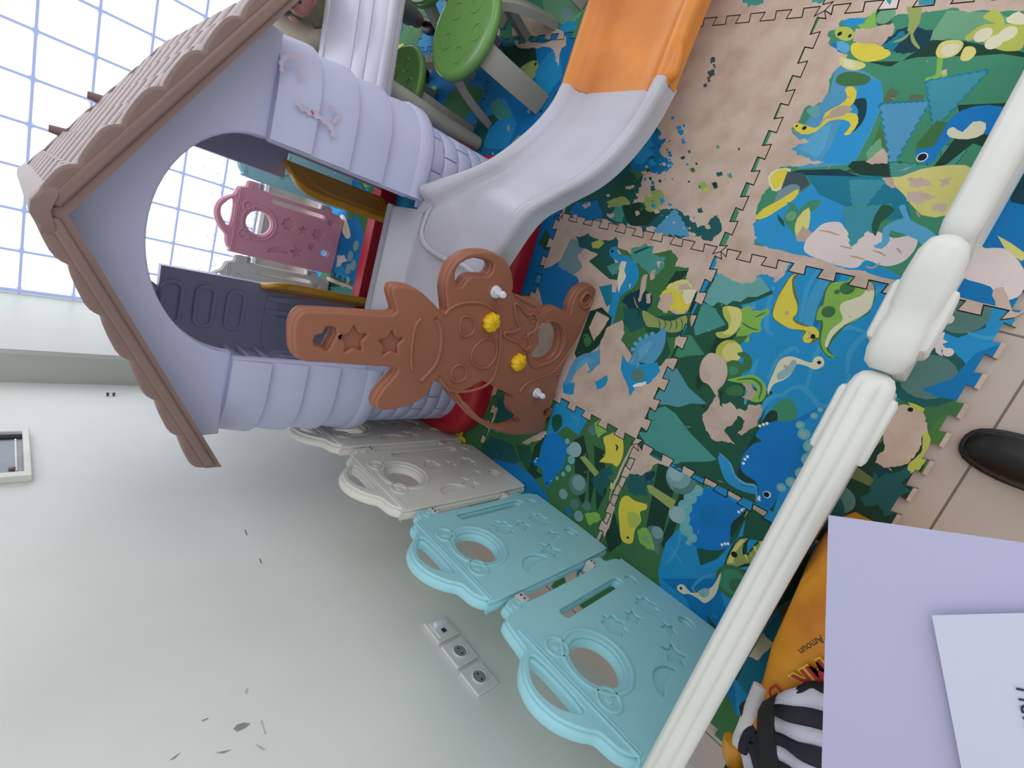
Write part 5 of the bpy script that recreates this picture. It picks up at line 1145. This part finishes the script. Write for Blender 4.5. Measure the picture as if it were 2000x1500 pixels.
def stool(x, y, r, z, rz, label, tilt=0):
    e = empty('round_stool', (x, y, 0), rz)
    bm = bmesh.new(); n = 40; rings = []
    for rr, zz in ((.86, -.030), (.97, -.024), (1.0, -.010), (.99, .0), (.95, .007), (.88, .006), (.80, .001), (.4, .0), (.05, .0)):
        rings.append([(r*rr*math.cos(2*PI*k/n), r*rr*math.sin(2*PI*k/n), z+zz) for k in range(n)])
    loft(bm, rings); bmesh.ops.recalc_face_normals(bm, faces=bm.faces); st = obj('seat', bm, green_m, e, angle=60)
    for k in range(5):
        a = 2*PI*k/5+.5; bm = bmesh.new(); plate(bm, [circ(r*.5*math.cos(a), r*.5*math.sin(a), r*.17, 24), circ(r*.5*math.cos(a), r*.5*math.sin(a), r*.155, 24)], .003, .001, Matrix.Translation((0, 0, z+.0012))); obj('seat_emboss', bm, green_m, st)
    for k in range(4):
        a = PI/4+k*PI/2; c, s_ = math.cos(a), math.sin(a); bm = bmesh.new(); rings = []
        for t in range(13):
            u = t/12; rr = r*(.45+.72*math.sin(u*PI/2)); zz = (z-.02)*(1-(1-math.cos(u*PI/2))*1.0)
            rr = r*(.40+.85*u**.75); zz = (z-.022)*(1-u**1.9)
            tx, tz = .85*r*.75*max(u, .08)**-.25, -(z-.022)*1.9*u**.9; L = math.hypot(tx, tz); nx, nz = -tz/L, tx/L
            h = .013; w = .038
            rings.append([(c*(rr+nx*h*p)-s_*w*q, s_*(rr+nx*h*p)+c*w*q, max(0, zz+nz*h*p)) for p, q in ((-1, -1), (-1.2, 0), (-1, 1), (1, 1), (1.2, 0), (1, -1))])
        loft(bm, rings); bmesh.ops.recalc_face_normals(bm, faces=bm.faces); obj('leg', bm, leg_m, e, angle=50)
    tag(e, label, 'stool', 'round green stools')
    return e
stool(.475, 1.035, .165, .29, .25, 'round green stool with embossed circles and arched grey legs, in front of the pale table')
stool(.31, 1.40, .15, .27, .4, 'dark green round stool half hidden behind the playhouse corner')
stool(.74, 1.38, .15, .27, .5, 'round green stool at the top edge, partly under the pale table')
stool(.80, .98, .16, .29, .35, 'green round stool at the very top edge, of which mostly an arched grey leg shows')

# child behind the table: only the lower face, shoulder, one leg and a shoe show
def skin(name, pts, edges, mt, parent=None, sub=2):
    me = bpy.data.meshes.new(name); me.from_pydata([p[0] for p in pts], edges, []); me.update()
    o = bpy.data.objects.new(name, me); COL.objects.link(o)
    md = o.modifiers.new('s', 'SKIN'); md.use_smooth_shade = True
    for i, p in enumerate(pts):
        v = me.skin_vertices[0].data[i]; r = p[1] if isinstance(p[1], tuple) else (p[1], p[1]); v.radius = r
    me.skin_vertices[0].data[0].use_root = True
    ms = o.modifiers.new('u', 'SUBSURF'); ms.levels = sub; ms.render_levels = sub
    bpy.context.view_layer.update(); dg = bpy.context.evaluated_depsgraph_get()
    me2 = bpy.data.meshes.new_from_object(o.evaluated_get(dg)); bpy.data.objects.remove(o)
    o = bpy.data.objects.new(name, me2); COL.objects.link(o); me2.materials.clear(); me2.materials.append(mt)
    me2.polygons.foreach_set('use_smooth', [True]*len(me2.polygons))
    if parent: o.parent = parent
    return o
def wp(x, y, Y): p = onp(x, y, 1, Y); return Vector((p.x, p.y, p.z))
hd = wp(590, -4, 1.70)      # head centre, leaning over the far side of the table
KX, KY = hd.x+.10, hd.y+.28
K = empty('person', (KX, KY, 0))
def k_(x, y, z): return (x-KX, y-KY, z)
pel = k_(KX, KY, .34); ch = k_(hd.x+.07, hd.y+.16, .56); nk = k_(hd.x+.03, hd.y+.08, .64)
leg_end = Vector((.64, 1.69, .06)); kneeR = Vector((.62, 1.52, .30))
body = [(pel, .095), (k_(KX-.02, KY-.04, .46), (.095, .08)), (ch, (.10, .075)), (nk, .036), (k_(hd.x, hd.y+.02, hd.z-.03), (.060, .062)), (k_(hd.x-.005, hd.y, hd.z+.04), (.075, .080)),
        (k_(hd.x-.06, hd.y+.18, .585), .040), (k_(hd.x-.10, hd.y+.10, .48), .030), (k_(hd.x-.02, hd.y+.03, .40), .024), (k_(hd.x+.18, hd.y+.18, .59), .040), (k_(hd.x+.22, hd.y+.05, .53), .030), (k_(hd.x+.16, hd.y+.0, .40), .024),
        (k_(KX-.06, KY-.03, .32), .070), (k_(KX-.10, KY-.26, .33), .052), (k_(KX-.10, KY-.28, .06), .034), (k_(KX+.08, KY-.03, .32), .070), (k_(KX+.10, KY-.26, .33), .052), (k_(KX+.10, KY-.28, .06), .034)]
ed_ = [(0, 1), (1, 2), (2, 3), (3, 4), (4, 5), (2, 6), (6, 7), (7, 8), (2, 9), (9, 10), (10, 11), (0, 12), (12, 13), (13, 14), (0, 15), (15, 16), (16, 17)]
skin('body', body, ed_, skin_m, K)
sh = [(pel, .105), (k_(KX-.02, KY-.04, .46), (.108, .092)), (ch, (.112, .088)), (k_(hd.x+.05, hd.y+.12, .60), (.07, .06)), (k_(hd.x-.06, hd.y+.18, .585), .054), (k_(hd.x-.10, hd.y+.10, .48), .044), (k_(hd.x-.05, hd.y+.04, .42), .036), (k_(hd.x+.18, hd.y+.18, .59), .054), (k_(hd.x+.22, hd.y+.05, .53), .044), (k_(hd.x+.18, hd.y+.02, .42), .036)]
skin('jacket', sh, [(0, 1), (1, 2), (2, 3), (2, 4), (4, 5), (5, 6), (2, 7), (7, 8), (8, 9)], shirt_m, K)
pt = [(pel, .108), (k_(KX-.06, KY-.04, .32), .080), (k_(KX-.10, KY-.26, .33), .062), (k_(KX-.10, KY-.28, .09), .046), (k_(KX+.08, KY-.04, .32), .080), (k_(KX+.10, KY-.26, .33), .062), (k_(KX+.10, KY-.28, .09), .046)]
skin('trousers', pt, [(0, 1), (1, 2), (2, 3), (0, 4), (4, 5), (5, 6)], pants_m, K)
for s_ in (-1, 1):
    bm = bmesh.new(); c = k_(KX+s_*.10, KY-.31, .035); sphere(bm, c, .045, (.75, 1.5, .75)); 
    for v in bm.verts: v.co.z = max(v.co.z, .001)
    obj('shoe', bm, shoe_m, K)
bm = bmesh.new(); h0 = Vector(k_(hd.x-.005, hd.y+.012, hd.z+.055)); sphere(bm, h0, .086, (.95, 1.05, .95), 24)
bmesh.ops.delete(bm, geom=[v for v in bm.verts if v.co.z < h0.z-.03 or (v.co.y < h0.y-.055 and v.co.z < h0.z+.035)], context='VERTS'); obj('hair', bm, hair_m, K, angle=80)
for s_ in (-1, 1):
    bm = bmesh.new(); sphere(bm, Vector(k_(hd.x-.005+s_*.032, hd.y-.068, hd.z+.03)), .009); obj('eye', bm, dark_m, K)
    bm = bmesh.new(); sphere(bm, Vector(k_(hd.x-.005+s_*.078, hd.y+.0, hd.z+.015)), .018, (.45, .8, 1.1)); obj('ear', bm, skin_m, K)
bm = bmesh.new(); sphere(bm, Vector(k_(hd.x-.005, hd.y-.078, hd.z+.008)), .013, (.9, 1, 1)); obj('nose', bm, skin_m, K)
bm = bmesh.new(); sphere(bm, Vector(k_(hd.x-.005, hd.y-.066, hd.z-.022)), .016, (1.1, .5, .35)); obj('mouth', bm, mat('lips', (150, 80, 78), .5), K)
tag(K, 'child in a cream jacket and grey trousers seated behind the pale table', 'person')

# ------------------------------------------------------------------ shoe, bag, paper outside the fence
e = empty('shoe', (-.255, -.73, ZF)); bm = bmesh.new(); rings = []
for y, w, h in ((.098, .006, .012), (.092, .022, .028), (.078, .034, .040), (.05, .043, .050), (.01, .047, .058), (-.04, .045, .070), (-.09, .038, .085), (-.13, .036, .09), (-.16, .034, .088), (-.172, .02, .08)):
    rings.append([(w*math.cos(a)*(1.0 if math.sin(a) > 0 else 1.0), y, .012+(h-.012)*max(0, math.sin(a))**.8 if math.sin(a) > 0 else .012) for a in [2*PI*k/20 for k in range(20)]])
loft(bm, rings); bmesh.ops.recalc_face_normals(bm, faces=bm.faces); obj('upper', bm, shoe_m, e, angle=60)
bm = bmesh.new(); plate(bm, [smooth2([(0, .104), (.034, .088), (.050, .03), (.048, -.05), (.038, -.15), (0, -.178), (-.038, -.15), (-.048, -.05), (-.050, .03), (-.034, .088)], 3)], .014, .004, Matrix.Translation((0, 0, .0075)), 2); obj('sole', bm, shoe_m, e)
tag(e, 'round black shoe toe on the tiles at the right edge, beside the mat edge', 'shoe')

# orange carrier bag with striped cloth, hanging/standing outside the near fence
BG = empty('carrier_bag', (-.72, -.66, ZF))
def bgp(x, y, z): p = onp(x, y, 2, z); return Vector((p.x+.72, p.y+.66, z-ZF))
bm = bmesh.new()
front_px = [  # rows from photo top to bottom along the bag: (left x, y) with heights
    ((1648, 1080), .34), ((1600, 1102), .37), ((1560, 1145), .38), ((1535, 1200), .39), ((1508, 1260), .40), ((1492, 1320), .40), ((1478, 1370), .40), ((1466, 1408), .40)]
A = [bgp(*q, z) for q, z in front_px]
sp = [Vector((0, -.006, .006)), Vector((0, -.03, .016)), Vector((0, -.07, .018)), Vector((0, -.12, .014)), Vector((0, -.17, .006))]
rings = []
for a in A:
    low = Vector((a.x+.005, a.y+.012, .0135)); mid = Vector((a.x+.002, a.y+.010, a.z*.5))
    r_ = [low, mid, a]+[a+s_ for s_ in sp]+[Vector((a.x, a.y-.19, a.z*.5)), Vector((a.x, a.y-.18, .0135))]
    rings.append(r_)
loft(bm, rings); 
for v in bm.verts: v.co.z += .003*math.sin(v.co.x*60+v.co.y*40) if v.co.z > .05 else 0
bmesh.ops.recalc_face_normals(bm, faces=bm.faces)
obj('bag_body', bm, bag_m, BG, angle=70)
# white inner edge
bm = bmesh.new(); tube(bm, catmull([bgp(1486, 1340, .405), bgp(1470, 1380, .405), bgp(1455, 1420, .395), bgp(1443, 1450, .37), bgp(1440, 1480, .33)], 5), .012, 8, (1, .5)); obj('bag_edge', bm, bagw_m, BG)
bm = bmesh.new(); tube(bm, catmull([bgp(1437, 1450, .36), bgp(1432, 1475, .33), bgp(1440, 1500, .28), bgp(1452, 1530, .22)], 5), .022, 10, (1, .6)); obj('bag_corner', bm, bag_m, BG)
# lettering on the bag's upper face
def letters(txt, size, mt, p_at, right, up, parent, name, ext=.0006, org=Vector((0, 0, 0)), off=0):
    cu = bpy.data.curves.new('t', 'FONT'); cu.body = txt; cu.size = size; cu.extrude = ext; cu.offset = off; cu.align_x = 'LEFT'
    o = bpy.data.objects.new('t', cu); COL.objects.link(o); bpy.context.view_layer.update(); dg = bpy.context.evaluated_depsgraph_get()
    me = bpy.data.meshes.new_from_object(o.evaluated_get(dg)); bpy.data.objects.remove(o)
    r = right.normalized(); n = r.cross(up).normalized(); u = n.cross(r)
    M = Matrix.Identity(4)
    for i in range(3): M[i][0] = r[i]; M[i][1] = u[i]; M[i][2] = n[i]; M[i][3] = p_at[i]
    me.transform(M); me.materials.append(mt)
    o = bpy.data.objects.new(name, me); COL.objects.link(o); o.parent = parent
    return o
def bt_(x, y): return bgp(x, y, .4225)
p0, p1, pu = bt_(1604, 1286), bt_(1495, 1350), bt_(1585, 1316)
rt = p1-p0; up_ = (pu-p0); 
letters('MR', .044, yelink_m, p0, rt, up_, BG, 'print_outline', .0005, off=.0030); letters('MR', .044, redink_m, p0+Vector((0, 0, .0015)), rt, up_, BG, 'print_letters', .0005, off=.0009)
pd = bt_(1518, 1334); letters('D', .038, redink_m, pd, rt, up_, BG, 'print_letters', .0005)
pa = bt_(1602, 1240); letters('Amoun', .016, blk_ink_m, pa, bt_(1500, 1306)-pa, up_, BG, 'print_small', .0004)
tag(BG, 'orange-yellow carrier bag with red and yellow lettering, leaning outside the near fence', 'bag')
# striped cloth and black strap
CL = empty('striped_cloth', (-.86, -.70, ZF))
def clp(x, y, z): p = onp(x, y, 2, z); return Vector((p.x+.86, p.y+.70, z-ZF))
def band(parent, name, mt, P, Q, z=.44, th=.012, jit=.004):
    bm = bmesh.new(); A = catmull([clp(*p, z) for p in P], 4); B_ = catmull([clp(*p, z) for p in Q], 4); n = min(len(A), len(B_)); rings = []
    for i in range(n):
        j = Vector((0, 0, jit*math.sin(i*.9+A[0].x*40))); a, b = A[i]+j, B_[i]+j
        rings.append([a-Vector((0, 0, th)), a, a.lerp(b, .5)+Vector((0, 0, .004)), b, b-Vector((0, 0, th))])
    loft(bm, rings); bmesh.ops.recalc_face_normals(bm, faces=bm.faces); return obj(name, bm, mt, parent, angle=80)
bands = [(stripe_m, [(1505, 1372), (1540, 1350), (1600, 1348), (1700, 1372)], [(1512, 1378), (1548, 1376), (1604, 1390), (1700, 1412)]),
         (navy_m, [(1505, 1378), (1548, 1376), (1604, 1390), (1700, 1412)], [(1508, 1400), (1540, 1408), (1602, 1428), (1700, 1452)]),
         (stripe_m, [(1505, 1400), (1540, 1408), (1602, 1428), (1700, 1452)], [(1508, 1430), (1545, 1440), (1602, 1462), (1700, 1495)]),
         (navy_m, [(1505, 1430), (1545, 1440), (1602, 1462), (1700, 1495)], [(1510, 1452), (1545, 1472), (1600, 1502), (1700, 1550)]),
         (stripe_m, [(1508, 1452), (1545, 1472), (1600, 1502), (1700, 1550)], [(1512, 1478), (1550, 1505), (1600, 1535), (1700, 1590)]),
         (navy_m, [(1508, 1478), (1550, 1505), (1600, 1535), (1700, 1590)], [(1515, 1530), (1550, 1560), (1600, 1590), (1700, 1640)])]
for mt, P, Q in bands: band(CL, 'stripe', mt, P, Q)
band(CL, 'dark_trim', black_m, [(1545, 1352), (1570, 1338), (1610, 1338), (1700, 1350)], [(1550, 1358), (1575, 1352), (1610, 1358), (1700, 1372)], .436)
bm = bmesh.new(); box(bm, -.04, .16, -.09, .03, 0.0135, .40, None, .03); obj('cloth_bundle', bm, navy_m, CL)
tag(CL, 'folded navy and white striped cloth beside the orange bag', 'cloth')
ST = empty('black_strap', (-.93, -.62, ZF))
def stp(x, y, z): p = onp(x, y, 2, z); return Vector((p.x+.93, p.y+.62, z-ZF))
bm = bmesh.new(); A = catmull([stp(1480, 1388, .452), stp(1478, 1425, .455), stp(1484, 1465, .455), stp(1492, 1530, .45)], 5); B_ = catmull([stp(1510, 1370, .452), stp(1508, 1410, .455), stp(1512, 1460, .455), stp(1526, 1530, .45)], 5)
loft(bm, [[a-Vector((0, 0, .03)), a, b, b-Vector((0, 0, .03))] for a, b in zip(A, B_)]); bmesh.ops.recalc_face_normals(bm, faces=bm.faces); obj('strap_band', bm, black_m, ST)
bm = bmesh.new(); A = A[:]; loft(bm, [[Vector((x, y, z)) for x, y in ((-.09, -.02), (.02, -.02), (.02, .02), (-.09, .02))] for z in (.0135, .42)]); bmesh.ops.recalc_face_normals(bm, faces=bm.faces); obj('strap_fold', bm, black_m, ST)
tag(ST, 'broad black strap lying along the left edge of the striped cloth', 'strap')
SC = empty('checked_scarf', (-1.0, -.60, ZF))
def scp(x, y, z): p = onp(x, y, 2, z); return Vector((p.x+1.0, p.y+.60, z-ZF))
cols = [navy_m, stripe_m, navy_m, stripe_m, navy_m, stripe_m]
for i, (P, r_) in enumerate([([(1455, 1400), (1452, 1385), (1462, 1376), (1476, 1382), (1478, 1395)], .007), ([(1458, 1398), (1464, 1405), (1474, 1400)], .005), ([(1476, 1412), (1462, 1432), (1452, 1455), (1450, 1470)], .008), ([(1478, 1420), (1466, 1438), (1458, 1458)], .006), ([(1474, 1430), (1478, 1450), (1484, 1470), (1490, 1500)], .007), ([(1458, 1470), (1466, 1490), (1478, 1520)], .008), ([(1466, 1450), (1472, 1470), (1480, 1500)], .008), ([(1450, 1462), (1456, 1485), (1462, 1515)], .006)]):
    bm = bmesh.new(); tube(bm, catmull([scp(*q, .40-.02*(i % 2)) for q in P], 5), r_, 8, (1, .6)); obj('scarf_fold', bm, cols[i % 6], SC)
bm = bmesh.new(); box(bm, -.09, -.02, -.02, .04, .0135, .36, None, .02); obj('scarf_bundle', bm, navy_m, SC)
tag(SC, 'crumpled dark and white scarf beside the black strap at the bottom edge', 'scarf')

# papers lying on the near fence top side
def sheet(name, corners, mt, label, th=.0006, bow=0.0):
    P = [onp(x, y, 2, z) for x, y, z in corners]; c = sum(P, Vector())/4
    e_ = bmesh.new(); n = 8; V = {}
    for k in (0, 1):
        for i in range(n+1):
            for j in range(n+1):
                u, v = i/n, j/n; p = (P[0]*(1-u)*(1-v)+P[1]*u*(1-v)+P[2]*u*v+P[3]*(1-u)*v); p = p-c+Vector((0, 0, bow*math.sin(PI*u)*math.sin(PI*v)-k*th)); V[k, i, j] = e_.verts.new(p)
    for k in (0, 1):
        for i in range(n):
            for j in range(n): e_.faces.new((V[k, i, j], V[k, i+1, j], V[k, i+1, j+1], V[k, i, j+1]))
    for i in range(n):
        for (a, b) in (((i, 0), (i+1, 0)), ((i, n), (i+1, n)), ((0, i), (0, i+1)), ((n, i), (n, i+1))): e_.faces.new((V[0, a[0], a[1]], V[0, b[0], b[1]], V[1, b[0], b[1]], V[1, a[0], a[1]]))
    bmesh.ops.recalc_face_normals(e_, faces=e_.faces)
    o = obj(name, e_, mt, loc=c, angle=80); tag(o, label, 'paper'); return o
z1, z2 = .70, .70
sheet('paper_sheet', [(1618, 1006, z1), (2600, 1145, z1), (2560, 1900, z1), (1603, 1560, z1)], paper_m, 'large lilac-white paper sheet held at the lower right corner', bow=.004)
ps = sheet('letter_page', [(1820, 1202, .712), (2500, 1185, .712), (2560, 1800, .712), (1905, 1640, .712)], paper2_m, 'smaller white printed page lying on top of the large sheet')
pc_ = ps.location
q0 = onp(1980, 1345, 2, .7132)-pc_; q1 = onp(2010, 1435, 2, .7132)-pc_; qu = onp(2040, 1330, 2, .7132)-pc_
letters('KRU', .0175, ink_m, onp(2042, 1432, 2, .7132)-pc_, onp(1982, 1345, 2, .7132)-onp(2003, 1440, 2, .7132), onp(1970, 1440, 2, .7132)-onp(2003, 1440, 2, .7132), ps, 'printed_text', .0002)

# ------------------------------------------------------------------ light
w = bpy.data.worlds.new('world'); S.world = w; w.use_nodes = True
bg = w.node_tree.nodes['Background']; bg.inputs['Color'].default_value = (.90, .93, 1.0, 1); bg.inputs['Strength'].default_value = .86
def area(name, loc, rot, size, sy, power, col=(1, 1, 1)):
    l = bpy.data.lights.new(name, 'AREA'); l.shape = 'RECTANGLE'; l.size = size; l.size_y = sy; l.energy = power; l.color = col
    o = bpy.data.objects.new(name, l); COL.objects.link(o); o.location = loc; o.rotation_euler = rot; return o
#area('window_daylight', (.8, WY-.02, 1.25), (math.radians(-90), 0, 0), 3.6, 1.9, 26, (.93, .96, 1))
area('overhead_fill', (1.2, -.6, 2.7), (0, 0, 0), 1.4, 1.4, 8, (1, .98, .94))
area('side_fill', (2.6, -1.6, 1.7), (math.radians(66), 0, math.radians(62)), 1.8, 1.5, 13, (1, .985, .96))
S.view_settings.view_transform = 'Standard'; S.view_settings.look = 'None'; S.view_settings.gamma = 1; S.view_settings.exposure = 0
S.view_settings.use_curve_mapping = False
